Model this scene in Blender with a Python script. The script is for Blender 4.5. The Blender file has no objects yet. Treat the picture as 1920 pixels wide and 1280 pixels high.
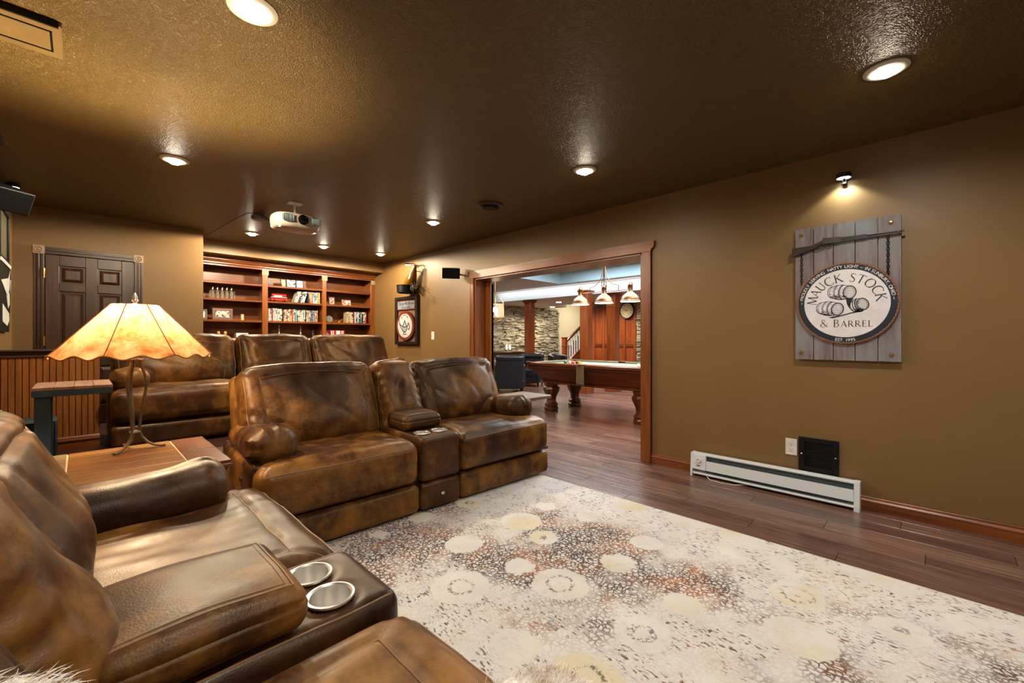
import bpy, math, random
from mathutils import Vector, Matrix, noise as mn
random.seed(7)
PI = math.pi
C = bpy.context.scene.collection
SC = bpy.context.scene
# ------------------------------------------------------------------ camera
cam_d = bpy.data.cameras.new('camera'); cam = bpy.data.objects.new('camera', cam_d); C.objects.link(cam)
cam_d.sensor_width = 36; cam_d.lens = 15.0; cam_d.shift_y = -5/1920; cam_d.clip_start = 0.02
cam.location = (0, 0, 1.142); cam.rotation_euler = (PI/2, 0, math.radians(-45.4))
SC.camera = cam
# ------------------------------------------------------------------ world, exposure
w = bpy.data.worlds.new('world'); SC.world = w; w.use_nodes = True
w.node_tree.nodes['Background'].inputs[0].default_value = (0.5, 0.42, 0.34, 1)
w.node_tree.nodes['Background'].inputs[1].default_value = 0.05
vs = SC.view_settings; vs.view_transform = 'Standard'; vs.look = 'None'; vs.gamma = 1; vs.use_curve_mapping = False
vs.exposure = 0.55
SC.cycles.use_denoising = True
SC.cycles.max_bounces = 10; SC.cycles.diffuse_bounces = 6; SC.cycles.glossy_bounces = 4
SC.cycles.sample_clamp_indirect = 4.0
SC.cycles.caustics_reflective = False; SC.cycles.caustics_refractive = False
H = 2.44                    # ceiling height
XR = 3.70                   # right wall
XL = -0.45                  # left wall
WARM = (1.0, 0.82, 0.57); NEUT = (1.0, 0.92, 0.83)
def spot(name, loc, power, angle, col=WARM, radius=0.05, blend=0.6, rot=(0, 0, 0)):
    d = bpy.data.lights.new(name, 'SPOT'); d.energy = power; d.color = col; d.spot_size = math.radians(angle)
    d.spot_blend = blend; d.shadow_soft_size = radius
    o = bpy.data.objects.new(name, d); o.location = loc; o.rotation_euler = rot; C.objects.link(o); return o
def point(name, loc, power, col=WARM, radius=0.04):
    d = bpy.data.lights.new(name, 'POINT'); d.energy = power; d.color = col; d.shadow_soft_size = radius
    o = bpy.data.objects.new(name, d); o.location = loc; C.objects.link(o); return o
def area(name, loc, power, sx, sy, col=WARM, rot=(0, 0, 0)):
    d = bpy.data.lights.new(name, 'AREA'); d.energy = power; d.color = col; d.shape = 'RECTANGLE'; d.size = sx; d.size_y = sy
    o = bpy.data.objects.new(name, d); o.location = loc; o.rotation_euler = rot; C.objects.link(o); return o
# the room's grid of recessed lamps: (x, y, watts)
DOWN = [(0.48, 1.908, 30), (0.485, 3.91, 150), (2.73, 0.16, 64), (2.73, 1.907, 38), (2.76, 3.95, 75),
        (1.49, 5.95, 165), (2.40, 6.07, 130), (3.22, 5.99, 70)]
DOWN_BEHIND = [(0.48, 0.0, 62), (2.73, -1.7, 40), (0.6, -1.7, 40)]
LAMP_W = 25.0
# billiard room beyond the opening
area('cove light', (6.1, 3.7, 2.58), 170, 1.8, 3.0, (0.80, 0.90, 1.0), (0, 0, 0))
area('added stair fill', (11.9, 7.9, 2.60), 36, 0.8, 0.6, (1.0, 0.93, 0.80))  # added lamp that brightens the dark stair end, no fixture modelled
area('added cove fill', (7.72, 4.6, 2.33), 9, 0.05, 7.5, (0.9, 0.95, 1.0), (0, math.radians(-75), 0))  # added strip lamp that whitens the cove face, no visible source
BILL_W = 1.7
BILL_DOWN = [(9.2, 8.3, 70), (10.3, 8.4, 70), (9.2, 6.0, 60), (9.0, 4.9, 60), (5.2, 7.2, 60), (6.6, 7.6, 50), (5.0, 1.4, 60), (7.3, 1.6, 50), (4.45, 2.7, 50), (9.1, 7.2, 60)]  # the one just inside the opening is added to brighten the floor
# ------------------------------------------------------------------ materials
def rgb(h):
    h = h.lstrip('#'); v = [int(h[i:i+2], 16)/255 for i in (0, 2, 4)]
    return tuple((c/12.92 if c <= 0.04045 else ((c+0.055)/1.055)**2.4) for c in v) + (1,)
class N:
    """tiny node-tree helper"""
    def __init__(s, name):
        s.m = bpy.data.materials.new(name); s.m.use_nodes = True; s.t = s.m.node_tree
        s.b = s.t.nodes['Principled BSDF']; s.out = s.t.nodes['Material Output']
    def n(s, typ, **kw):
        nd = s.t.nodes.new(typ)
        for k, v in kw.items():
            if k.startswith('i_'):
                key = k[2:]; key = int(key) if key.isdigit() else key.replace('_', ' ')
                nd.inputs[key].default_value = v
            else: setattr(nd, k, v)
        return nd
    def l(s, a, b): s.t.links.new(a, b)
    def set(s, **kw):
        for k, v in kw.items():
            s.b.inputs[k.replace('_', ' ')].default_value = v
        return s
    def coord(s, scale=(1, 1, 1), kind='Object', rot=(0, 0, 0), off=False):
        tc = s.n('ShaderNodeTexCoord'); mp = s.n('ShaderNodeMapping')
        mp.inputs['Scale'].default_value = scale; mp.inputs['Rotation'].default_value = rot
        if off:
            oi = s.n('ShaderNodeObjectInfo'); ad = s.n('ShaderNodeVectorMath', operation='ADD')
            sc = s.n('ShaderNodeVectorMath', operation='SCALE'); sc.inputs[0].default_value = (7, 5, 3)
            s.l(oi.outputs['Random'], sc.inputs['Scale']); s.l(tc.outputs[kind], ad.inputs[0]); s.l(sc.outputs[0], ad.inputs[1])
            s.l(ad.outputs[0], mp.inputs[0])
        else: s.l(tc.outputs[kind], mp.inputs[0])
        return mp.outputs[0]
    def noise(s, vec, scale, detail=3, rough=0.55, dist=0.0):
        nd = s.n('ShaderNodeTexNoise'); nd.inputs['Scale'].default_value = scale; nd.inputs['Detail'].default_value = detail
        nd.inputs['Roughness'].default_value = rough; nd.inputs['Distortion'].default_value = dist
        s.l(vec, nd.inputs['Vector']); return nd.outputs['Fac']
    def vor(s, vec, scale, feature='F1', rnd=1.0, out='Distance'):
        nd = s.n('ShaderNodeTexVoronoi', feature=feature); nd.inputs['Scale'].default_value = scale
        nd.inputs['Randomness'].default_value = rnd; s.l(vec, nd.inputs['Vector']); return nd.outputs[out]
    def ramp(s, fac, stops, interp='LINEAR'):
        r = s.n('ShaderNodeValToRGB'); cr = r.color_ramp; cr.interpolation = interp
        while len(cr.elements) < len(stops): cr.elements.new(0.5)
        for e, (p, c) in zip(cr.elements, stops):
            e.position = p; e.color = c if len(c) == 4 else tuple(c) + (1,)
        s.l(fac, r.inputs[0]); return r.outputs[0]
    def step(s, fac, a, b, inv=False):
        r = s.n('ShaderNodeMapRange', interpolation_type='SMOOTHSTEP')
        r.inputs[1].default_value = a; r.inputs[2].default_value = b
        r.inputs[3].default_value = 1.0 if inv else 0.0; r.inputs[4].default_value = 0.0 if inv else 1.0
        s.l(fac, r.inputs[0]); return r.outputs[0]
    def math(s, op, a, b=None):
        m = s.n('ShaderNodeMath', operation=op)
        for i, x in enumerate((a, b)):
            if x is None: continue
            if isinstance(x, (int, float)): m.inputs[i].default_value = x
            else: s.l(x, m.inputs[i])
        return m.outputs[0]
    def mix(s, fac, a, b, mode='MIX'):
        m = s.n('ShaderNodeMix', data_type='RGBA', blend_type=mode)
        for i, x in ((0, fac), (6, a), (7, b)):
            if isinstance(x, (int, float)): m.inputs[i].default_value = x
            elif isinstance(x, tuple): m.inputs[i].default_value = x if len(x) == 4 else x + (1,)
            else: s.l(x, m.inputs[i])
        return m.outputs[2]
    def bump(s, h, strength=0.3, dist=0.01, prev=None):
        b = s.n('ShaderNodeBump'); b.inputs['Strength'].default_value = strength; b.inputs['Distance'].default_value = dist
        s.l(h, b.inputs['Height'])
        if prev is not None: s.l(prev, b.inputs['Normal'])
        return b.outputs[0]
    def base(s, c): s.l(c, s.b.inputs['Base Color'])
    def norm(s, n_): s.l(n_, s.b.inputs['Normal'])
    def rough(s, r): s.l(r, s.b.inputs['Roughness'])
def flat(name, col, rough=0.5, metal=0.0, grain=0.0, spec=None):
    k = N(name); c = rgb(col) if isinstance(col, str) else tuple(col) + (1,)
    k.set(Roughness=rough, Metallic=metal)
    if spec is not None: k.b.inputs['Specular IOR Level'].default_value = spec
    v = k.coord(); f = k.noise(v, 9, 4)
    d = tuple(x*0.86 for x in c[:3]) + (1,); u = tuple(min(1, x*1.08) for x in c[:3]) + (1,)
    k.base(k.ramp(f, [(0.3, d), (0.7, u)]))
    if grain: k.norm(k.bump(k.noise(v, 160, 2), grain, 0.002))
    return k.m
def wood(name, dark, mid, light, axis='Z', rough=0.38, scale=1.0, off=True, bump=0.08):
    k = N(name); st = {'X': (0.9, 14, 14), 'Y': (14, 0.9, 14), 'Z': (14, 14, 0.9)}[axis]
    st = tuple(x*scale for x in st); v = k.coord(st, off=off)
    a = k.noise(v, 1.6, 5, 0.62, 0.6); b = k.noise(v, 8, 3, 0.6)
    f = k.math('ADD', k.math('MULTIPLY', a, 0.72), k.math('MULTIPLY', b, 0.28))
    k.base(k.ramp(f, [(0.30, rgb(dark)), (0.5, rgb(mid)), (0.72, rgb(light))]))
    k.set(Roughness=rough); k.norm(k.bump(f, bump, 0.004)); return k.m
def emit(name, col, power):
    k = N(name); k.set(Roughness=0.4); k.b.inputs['Base Color'].default_value = tuple(col) + (1,)
    k.b.inputs['Emission Color'].default_value = tuple(col) + (1,); k.b.inputs['Emission Strength'].default_value = power
    return k.m
M = {}
def mk_wall(name, a, b, rough=0.62):
    k = N(name); v = k.coord(); f = k.noise(v, 1.4, 3)
    k.base(k.ramp(f, [(0.3, rgb(a)), (0.7, rgb(b))])); k.set(Roughness=rough)
    k.norm(k.bump(k.noise(v, 110, 3), 0.08, 0.003)); return k.m
M['wall'] = mk_wall('brown wall paint', '#735731', '#795c35', 0.5)
M['cream'] = mk_wall('cream wall paint', '#d8cba8', '#dfd3b2')
k = N('textured brown ceiling paint'); v = k.coord()
big = k.noise(v, 5.0, 2, 0.5, 1.5)
wv = k.n('ShaderNodeTexWave', wave_type='BANDS', bands_direction='DIAGONAL'); wv.inputs['Scale'].default_value = 16
wv.inputs['Distortion'].default_value = 26; wv.inputs['Detail'].default_value = 3; wv.inputs['Detail Scale'].default_value = 1.6
k.l(v, wv.inputs['Vector'])
hh = k.math('ADD', k.math('MULTIPLY', wv.outputs['Fac'], 0.6), k.math('MULTIPLY', k.noise(v, 42, 3, 0.6, 2.2), 0.9))
k.base(k.ramp(big, [(0.3, rgb('#5b4820')), (0.7, rgb('#614d23'))])); k.set(Roughness=0.37); k.norm(k.bump(hh, 0.65, 0.010)); M['ceiling'] = k.m
M['pale_ceiling'] = mk_wall('pale grey ceiling paint', '#bcb5ae', '#c4bdb6')
M['tray'] = mk_wall('tan tray ceiling paint', '#b3a58c', '#bbad94')
M['cove'] = mk_wall('white cove face paint', '#d8dde0', '#e2e6e8')
M['cove_blue_glow'] = mk_wall('cove face with painted blue glow', '#a9c6d2', '#b5ced8')  # blue LED glow on the tray sides is put into this colour
M['panel'] = flat('khaki painted panel', '#6c5833', 0.5)
M['cherry'] = wood('cherry trim wood', '#52280f', '#7b431f', '#96582e', 'Z', 0.32)
M['cherry_y'] = wood('cherry trim wood along', '#52280f', '#7b431f', '#96582e', 'Y', 0.32)
M['oak'] = wood('dark stained oak', '#24120a', '#3d2112', '#583420', 'Z', 0.38)
M['oak_x'] = wood('dark stained oak across', '#24120a', '#3d2112', '#583420', 'X', 0.38)
M['case'] = wood('bookcase wood', '#48230d', '#6b3815', '#85491e', 'X', 0.34)
M['case_z'] = wood('bookcase wood upright', '#5a2e12', '#7c4419', '#93541f', 'Z', 0.34)
M['case_trim'] = flat('pale worn rosette wood', '#a88e72', 0.4)
M['bead'] = wood('beadboard wood', '#5c3116', '#87501f', '#9c6230', 'Z', 0.42)
M['mahog'] = wood('mahogany', '#301408', '#5a2a12', '#7a3f1d', 'Y', 0.3)
M['mahog_z'] = wood('mahogany upright', '#4a1e0b', '#7e3813', '#9a4c1c', 'Z', 0.3)
M['panelwood'] = wood('red brown panelling', '#5a2510', '#8c421c', '#a65628', 'Z', 0.34)
# floor planks: tone changes with each plank
k = N('dark wood floor plank'); v = k.coord((16, 1.1, 16), off=True)
a = k.noise(v, 1.7, 5, 0.62, 0.5); oi = k.n('ShaderNodeObjectInfo')
f = k.math('ADD', k.math('MULTIPLY', a, 0.8), k.math('MULTIPLY', oi.outputs['Random'], 0.22))
k.base(k.ramp(f, [(0.3, rgb('#47302b')), (0.52, rgb('#694d43')), (0.78, rgb('#866959'))]))
k.rough(k.step(a, 0.1, 1.0)); 
r2 = k.n('ShaderNodeMapRange'); r2.inputs[3].default_value = 0.17; r2.inputs[4].default_value = 0.34; k.l(a, r2.inputs[0]); k.rough(r2.outputs[0])
k.norm(k.bump(a, 0.06, 0.004)); M['plank'] = k.m
M['subfloor'] = flat('dark subfloor', '#241510', 0.6)
M['riser'] = wood('dark riser wood', '#241410', '#3b241c', '#523529', 'X', 0.4)
# pull-up leather
def leather(name, d, m_, l, sc=1.0, rough=(0.33, 0.50)):
    k = N(name); v = k.coord(off=True); vs_ = k.coord((1, 1, 0.45), off=True)
    a = k.noise(vs_, 2.4*sc, 4, 0.55, 0.4); b = k.noise(v, 9*sc, 4, 0.6, 0.3); g = k.noise(v, 60, 3)
    f = k.math('ADD', k.math('ADD', k.math('MULTIPLY', a, 0.66), k.math('MULTIPLY', b, 0.24)), k.math('MULTIPLY', g, 0.10))
    k.base(k.ramp(f, [(0.36, rgb(d)), (0.49, rgb(m_)), (0.64, rgb(l))]))
    rr = k.n('ShaderNodeMapRange'); rr.inputs[1].default_value = 0.3; rr.inputs[2].default_value = 0.7
    rr.inputs[3].default_value = rough[0]; rr.inputs[4].default_value = rough[1]; k.l(b, rr.inputs[0]); k.rough(rr.outputs[0])
    cr = k.vor(v, 210, 'F1'); wr = k.noise(k.coord((1, 1, 1), off=True), 16, 4, 0.62, 1.4)
    n1 = k.bump(wr, 0.05, 0.010); n2 = k.bump(cr, 0.20, 0.0013, n1); k.norm(n2)
    k.b.inputs['Specular IOR Level'].default_value = 0.36; k.b.inputs['Specular Tint'].default_value = (1.0, 0.82, 0.62, 1)
    return k.m
M['leather'] = leather('brown pull-up leather', '#20120a', '#442711', '#8b5e25')
M['leather_lit'] = leather('lit brown pull-up leather', '#46291a', '#75481f', '#a9752f', 0.9, (0.28, 0.44))  # same leather toned as if brightly lit, unused
M['leather_shaded'] = leather('shaded brown pull-up leather', '#241509', '#42270f', '#6d491d')  # same leather toned as if in shade, unused
M['stitch'] = flat('leather piping', '#7d5938', 0.5)
M['stitch_dark'] = flat('dark leather piping', '#23130a', 0.45)
M['blackleather'] = flat('black leather', '#17171a', 0.34)
M['steel'] = flat('brushed steel', '#e8e6e2', 0.33, 1.0)
M['chrome'] = flat('chrome', '#dddddd', 0.12, 1.0)
M['iron'] = flat('bronze iron', '#6d6049', 0.42, 0.7)
M['black'] = flat('black metal', '#0b0b0b', 0.45, spec=0.25)
M['blackmatt'] = flat('matt black', '#060708', 0.7, spec=0.12)
M['brass'] = flat('antique copper brass', '#94694a', 0.36, 1.0)
M['gold'] = flat('gold brass', '#c9a868', 0.28, 1.0)
M['white'] = mk_wall('white enamel', '#d6dfe4', '#dae2e6', 0.38)
M['white_plastic'] = flat('white plastic', '#d9d4cc', 0.4)
M['greymetal'] = flat('grey blue metal', '#71858a', 0.4, 0.4)
M['navy'] = flat('dark teal paint', '#0f2a38', 0.4)
M['teal'] = flat('distressed teal paint', '#213d4a', 0.55)
M['red'] = flat('red paint', '#a8180f', 0.35)
M['speaker'] = flat('black blue speaker shell', '#050a10', 0.45, spec=0.3)
# ------------------------------------------------------------------ mesh helpers
class MB:
    def __init__(s): s.v = []; s.f = []
    def add(s, vs_, fs):
        o = len(s.v); s.v.extend([tuple(p) for p in vs_]); s.f.extend([tuple(i+o for i in f) for f in fs]); return s
    def box(s, x0, x1, y0, y1, z0, z1, b=0.0, T=None):
        if x0 > x1: x0, x1 = x1, x0
        if y0 > y1: y0, y1 = y1, y0
        if z0 > z1: z0, z1 = z1, z0
        c = ((x0+x1)/2, (y0+y1)/2, (z0+z1)/2); h = ((x1-x0)/2, (y1-y0)/2, (z1-z0)/2)
        b = min(b, min(h)*0.95)
        if b <= 0:
            vs_ = [(c[0]+i*h[0], c[1]+j*h[1], c[2]+k_*h[2]) for i in (-1, 1) for j in (-1, 1) for k_ in (-1, 1)]
            fs = [(0, 1, 3, 2), (4, 6, 7, 5), (0, 4, 5, 1), (2, 3, 7, 6), (0, 2, 6, 4), (1, 5, 7, 3)]
        else:
            vs_ = []; idx = {}
            for i in (-1, 1):
                for j in (-1, 1):
                    for k_ in (-1, 1):
                        for ax in range(3):
                            e = [h[0]-b, h[1]-b, h[2]-b]; e[ax] = h[ax]
                            idx[(i, j, k_, ax)] = len(vs_); vs_.append((c[0]+i*e[0], c[1]+j*e[1], c[2]+k_*e[2]))
            fs = []
            for ax in range(3):
                o1, o2 = [a for a in range(3) if a != ax]
                for sgn in (-1, 1):
                    q = []
                    for (p, r) in ((-1, -1), (1, -1), (1, 1), (-1, 1)):
                        t = [0, 0, 0]; t[ax] = sgn; t[o1] = p; t[o2] = r; q.append(idx[(*t, ax)])
                    flip = (sgn < 0) ^ (ax == 1)
                    fs.append(tuple(reversed(q)) if flip else tuple(q))
            for ax in range(3):          # edges running along ax
                o1, o2 = [a for a in range(3) if a != ax]
                for p in (-1, 1):
                    for r in (-1, 1):
                        t0 = [0, 0, 0]; t0[ax] = -1; t0[o1] = p; t0[o2] = r; t1 = list(t0); t1[ax] = 1
                        fs.append((idx[(*t0, o1)], idx[(*t1, o1)], idx[(*t1, o2)], idx[(*t0, o2)]))
            for i in (-1, 1):
                for j in (-1, 1):
                    for k_ in (-1, 1): fs.append((idx[(i, j, k_, 0)], idx[(i, j, k_, 1)], idx[(i, j, k_, 2)]))
        if T is not None: vs_ = [T @ Vector(p) for p in vs_]
        return s.add(vs_, fs)
    def lathe(s, prof, c=(0, 0, 0), n=24, T=None, sx=1.0, sy=1.0, cap=True):
        vs_ = []; fs = []; m = len(prof)
        for (r, z) in prof:
            for i in range(n):
                a = 2*PI*i/n; vs_.append((c[0]+r*math.cos(a)*sx, c[1]+r*math.sin(a)*sy, c[2]+z))
        for j in range(m-1):
            for i in range(n):
                i2 = (i+1) % n; fs.append((j*n+i, j*n+i2, (j+1)*n+i2, (j+1)*n+i))
        if cap: fs.append(tuple(reversed(range(n)))); fs.append(tuple(range((m-1)*n, m*n)))
        if T is not None: vs_ = [T @ Vector(p) for p in vs_]
        return s.add(vs_, fs)
    def cyl(s, p0, p1, r, r1=None, n=12): return s.tube([p0, p1], [r, r if r1 is None else r1], n)
    def tube(s, pts, r, n=8, closed=False):
        pts = [Vector(p) for p in pts]; m = len(pts); rs = r if isinstance(r, (list, tuple)) else [r]*m
        vs_ = []; fs = []; up = None
        for i, p in enumerate(pts):
            if closed: d = pts[(i+1) % m]-pts[i-1]
            else: d = pts[min(i+1, m-1)]-pts[max(i-1, 0)]
            if d.length < 1e-9: d = Vector((0, 0, 1))
            d.normalize()
            if up is None: up = Vector((0, 0, 1)) if abs(d.z) < 0.9 else Vector((1, 0, 0))
            a = d.cross(up)
            if a.length < 1e-6: a = d.orthogonal()
            a.normalize(); b = a.cross(d); up = b
            for j in range(n):
                t = 2*PI*j/n; vs_.append(p+(a*math.cos(t)+b*math.sin(t))*rs[i])
        for i in range(m if closed else m-1):
            i2 = (i+1) % m
            for j in range(n):
                j2 = (j+1) % n; fs.append((i*n+j, i*n+j2, i2*n+j2, i2*n+j))
        if not closed: fs.append(tuple(reversed(range(n)))); fs.append(tuple(range((m-1)*n, m*n)))
        return s.add(vs_, fs)
    def prism(s, poly, h0, h1, P):
        """poly in (u,v); P(u,v,h) -> point"""
        n = len(poly); vs_ = [P(u, v, h0) for u, v in poly]+[P(u, v, h1) for u, v in poly]
        fs = [tuple(range(n)), tuple(reversed(range(n, 2*n)))]+[(i, i+n, (i+1) % n+n, (i+1) % n) for i in range(n)]
        return s.add(vs_, fs)
    def stroke(s, pts, wd, h, P, closed=False):
        """flat ribbon on a surface"""
        m = len(pts); ws = wd if isinstance(wd, (list, tuple)) else [wd]*m; L = []; R = []
        for i, (u, v) in enumerate(pts):
            if closed: a, b = pts[i-1], pts[(i+1) % m]
            else: a, b = pts[max(i-1, 0)], pts[min(i+1, m-1)]
            dx, dy = b[0]-a[0], b[1]-a[1]; q = math.hypot(dx, dy) or 1; nx, ny = -dy/q*ws[i]/2, dx/q*ws[i]/2
            L.append(P(u+nx, v+ny, h)); R.append(P(u-nx, v-ny, h))
        k_ = m if closed else m-1
        return s.add(L+R, [(i, (i+1) % m, (i+1) % m+m, i+m) for i in range(k_)])
    def obj(s, name, mat, parent=None, smooth=True, loc=None):
        me = bpy.data.meshes.new(name); me.from_pydata(s.v, [], s.f)
        me.materials.append(mat)
        if smooth:
            me.polygons.foreach_set('use_smooth', [True]*len(me.polygons)); me.set_sharp_from_angle(angle=math.radians(38))
        me.update(); o = bpy.data.objects.new(name, me); C.objects.link(o)
        if parent is not None: o.parent = parent
        if loc is not None: o.location = loc
        return o
def fixn(o):
    import bmesh
    b = bmesh.new(); b.from_mesh(o.data); bmesh.ops.recalc_face_normals(b, faces=b.faces); b.to_mesh(o.data); b.free(); return o
def root(name, label, cat, loc=(0, 0, 0), rz=0.0, group=None, kind=None):
    o = bpy.data.objects.new(name, None); o.empty_display_size = 0.1; C.objects.link(o); o.location = loc; o.rotation_euler = (0, 0, rz)
    return tag(o, label, cat, group, kind)
def tag(o, label, cat, group=None, kind=None):
    if label: o['label'] = label
    if cat: o['category'] = cat
    if group: o['group'] = group
    if kind: o['kind'] = kind
    return o
def struct(o, label=None, cat=None):
    o['kind'] = 'structure'
    if label: o['label'] = label
    if cat: o['category'] = cat
    return o
def dup(r, loc, rz=None, label=None, group=None):
    c = r.copy(); C.objects.link(c); c.location = loc
    if rz is not None: c.rotation_euler = (0, 0, rz)
    if label: c['label'] = label
    if group: c['group'] = group
    for ch in list(r.children):
        d = ch.copy(); C.objects.link(d); d.parent = c
        for g in list(ch.children):
            e = g.copy(); C.objects.link(e); e.parent = d
    return c
def piece(src, parent, loc, scale=None, rot=None):
    c = src.copy(); C.objects.link(c); c.parent = parent; c.location = loc
    if scale: c.scale = scale
    if rot: c.rotation_euler = rot
    return c
_fonts = {}
def text_geo(t, size, extrude=0.0, spacing=1.0, shear=0.0):
    cu = bpy.data.curves.new('t', 'FONT'); cu.body = t; cu.size = size; cu.align_x = 'CENTER'; cu.extrude = extrude
    cu.space_character = spacing; cu.shear = shear; cu.resolution_u = 3
    o = bpy.data.objects.new('t', cu); C.objects.link(o); dg = bpy.context.evaluated_depsgraph_get()
    me = o.evaluated_get(dg).to_mesh(); vs_ = [tuple(v.co) for v in me.vertices]; fs = [tuple(p.vertices) for p in me.polygons]
    bpy.data.objects.remove(o); bpy.data.curves.remove(cu); return vs_, fs
# rounded, puffed cushion; fn(p, n) may reshape
def axis_samples(h, r, m, k_=4):
    r = min(r, h*0.98); a = [-h+r*i/k_ for i in range(k_)]; inner = [(-h+r)+(2*(h-r))*i/m for i in range(m+1)]
    return a+inner+[-x for x in reversed(a)]
class Cushion:
    def __init__(s, hx, hy, hz, r, fn=None, nx=14, ny=14, nz=4):
        s.h = (hx, hy, hz); s.r = r; s.fn = fn; s.n = (nx, ny, nz)
    def pos(s, p):
        h, r = s.h, s.r; inn = [max(-(h[i]-min(r, h[i]*0.98)), min(h[i]-min(r, h[i]*0.98), p[i])) for i in range(3)]
        d = Vector((p[0]-inn[0], p[1]-inn[1], p[2]-inn[2])); L = d.length or 1e-9; n_ = d/L
        rr = [min(r, h[i]*0.98) for i in range(3)]
        q = Vector((inn[0]+n_[0]*rr[0], inn[1]+n_[1]*rr[1], inn[2]+n_[2]*rr[2]))
        return s.fn(q, n_, p) if s.fn else q
    def mesh(s, mb):
        ax = [axis_samples(s.h[i], s.r, s.n[i]) for i in range(3)]; key = {}; vs_ = []; fs = []
        def gv(p):
            k_ = (round(p[0], 5), round(p[1], 5), round(p[2], 5))
            if k_ not in key: key[k_] = len(vs_); vs_.append(s.pos(p))
            return key[k_]
        for a in range(3):
            o1, o2 = (a+1) % 3, (a+2) % 3
            for sg in (-1, 1):
                for i in range(len(ax[o1])-1):
                    for j in range(len(ax[o2])-1):
                        q = []
                        for (u, v) in ((i, j), (i+1, j), (i+1, j+1), (i, j+1)):
                            p = [0, 0, 0]; p[a] = sg*s.h[a]; p[o1] = ax[o1][u]; p[o2] = ax[o2][v]; q.append(gv(tuple(p)))
                        if sg < 0: q.reverse()
                        fs.append(tuple(q))
        return mb.add(vs_, fs)
def dseg(x, y, a, b):
    ax, ay = a; bx, by = b; dx, dy = bx-ax, by-ay; L = dx*dx+dy*dy or 1e-9
    t = max(0, min(1, ((x-ax)*dx+(y-ay)*dy)/L)); return math.hypot(x-ax-t*dx, y-ay-t*dy)
def groove(x, y, lines, depth, wd):
    best = 9
    for ln in lines:
        for i in range(len(ln)-1):
            d = dseg(x, y, ln[i], ln[i+1])
            if d < best: best = d
    return depth*math.exp(-(best/wd)**2)
def resample(pts, step=0.015):
    out = []
    for i in range(len(pts)-1):
        a, b = pts[i], pts[i+1]; L = math.dist(a, b); m = max(1, int(L/step))
        for j in range(m): out.append(tuple(a[q]+(b[q]-a[q])*j/m for q in range(len(a))))
    out.append(tuple(pts[-1])); return out
def smooth3(a, b, x):
    t = max(0, min(1, (x-a)/(b-a))); return t*t*(3-2*t)
def rz_m(a): return Matrix.Rotation(a, 4, 'Z')
# ------------------------------------------------------------------ shell of the media room
OY0, OY1, OZ = 1.935, 4.35, 1.945          # opening in the right wall
WT = 0.29
mb = MB(); mb.box(XR, XR+WT, -3.3, OY0, 0, 2.75); mb.box(XR, XR+WT, OY1, 7.45, 0, 2.75); mb.box(XR, XR+WT, OY0, OY1, OZ, 2.75)
struct(mb.obj('wall_right', M['wall'], smooth=False), 'brown painted wall with the wide cased opening and plank sign', 'wall')
mb = MB(); mb.box(XL-0.15, XL, -3.3, 6.40, 0, 2.6)
struct(mb.obj('wall_left', M['wall'], smooth=False), 'khaki brown wall at far left edge carrying the dark pictures', 'wall')
DX0, DX1, DZ = -0.245, 0.425, 1.985        # door opening in the wall beside the bookcase
YD = 6.24
mb = MB(); mb.box(XL, DX0, YD, YD+0.15, 0, H); mb.box(DX1, 1.045, YD, YD+0.15, 0, H); mb.box(DX0, DX1, YD, YD+0.15, DZ, H)
mb.box(0.90, 1.045, YD+0.15, 7.45, 0, H)
struct(mb.obj('wall_back', M['wall'], smooth=False), 'khaki wall holding the dark six panel door', 'wall')
mb = MB(); mb.box(0.9, XR, 7.45, 7.6, 0, H+0.1)
struct(mb.obj('wall_behind', M['wall'], smooth=False), 'wall closing the recess behind the bookcase', 'wall')
mb = MB(); mb.box(1.045, XR, 6.78, 7.45, 2.283, H)
struct(mb.obj('trim_1', M['wall'], smooth=False), 'khaki painted soffit above the bookcase', 'soffit')
mb = MB(); mb.box(XL-0.15, XR+WT, -3.45, -3.3, 0, 2.6)
struct(mb.obj('wall_front', M['wall'], smooth=False), 'brown wall behind the camera', 'wall')
mb = MB(); mb.box(XL-0.15, XR, -3.45, 7.6, H, H+0.12)
struct(mb.obj('ceiling', M['ceiling'], smooth=False), 'dark bronze brown ceiling with swirled plaster texture', 'ceiling')
# floor: slab with planks laid on it, all planks share one mesh
fl = MB(); fl.box(XL-0.15, 13.4, -3.45, 10, -0.1, -0.012)
floor = struct(fl.obj('floor', M['subfloor'], smooth=False), 'dark reddish brown wood plank floor', 'floor')
PW, PL = 0.152, 1.22
pb = MB(); pb.box(-PW/2+0.0009, PW/2-0.0009, -PL/2+0.001, PL/2-0.001, -0.012, 0.0, 0.0012)
plank0 = pb.obj('plank', M['plank'], floor, smooth=False); first = True; count = 0
rest = MB()
for i in range(-28, 60):
    x = XR-0.02-PW/2-(-i)*PW if False else 2.70+PW/2+i*PW
    if x-PW/2 < XL: continue
    if x > 13: break
    offy = ((i*37) % 11)/11*PL
    for j in range(-4, 10):
        y = -3.3+offy+(j+0.5)*PL
        if y-PL/2 > 9.2 or y+PL/2 < -3.3: continue
        vis = (x > 2.5 and x < 4.05 and y > -1.2 and y < 5.4) or (x >= 4.05 and x < 8.9 and 0.28*x < y < 1.15*x+0.4 and count < 285)
        if vis and count < 290:
            if first: plank0.location = (x, y, 0); first = False
            else: piece(plank0, floor, (x, y, 0))
            count += 1
        else: rest.box(x-PW/2+0.0009, x+PW/2-0.0009, y-PL/2+0.001, y+PL/2-0.001, -0.012, 0.0)
o = rest.obj('plank_field', M['plank'], floor, smooth=False); o['kind'] = 'stuff'
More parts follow.
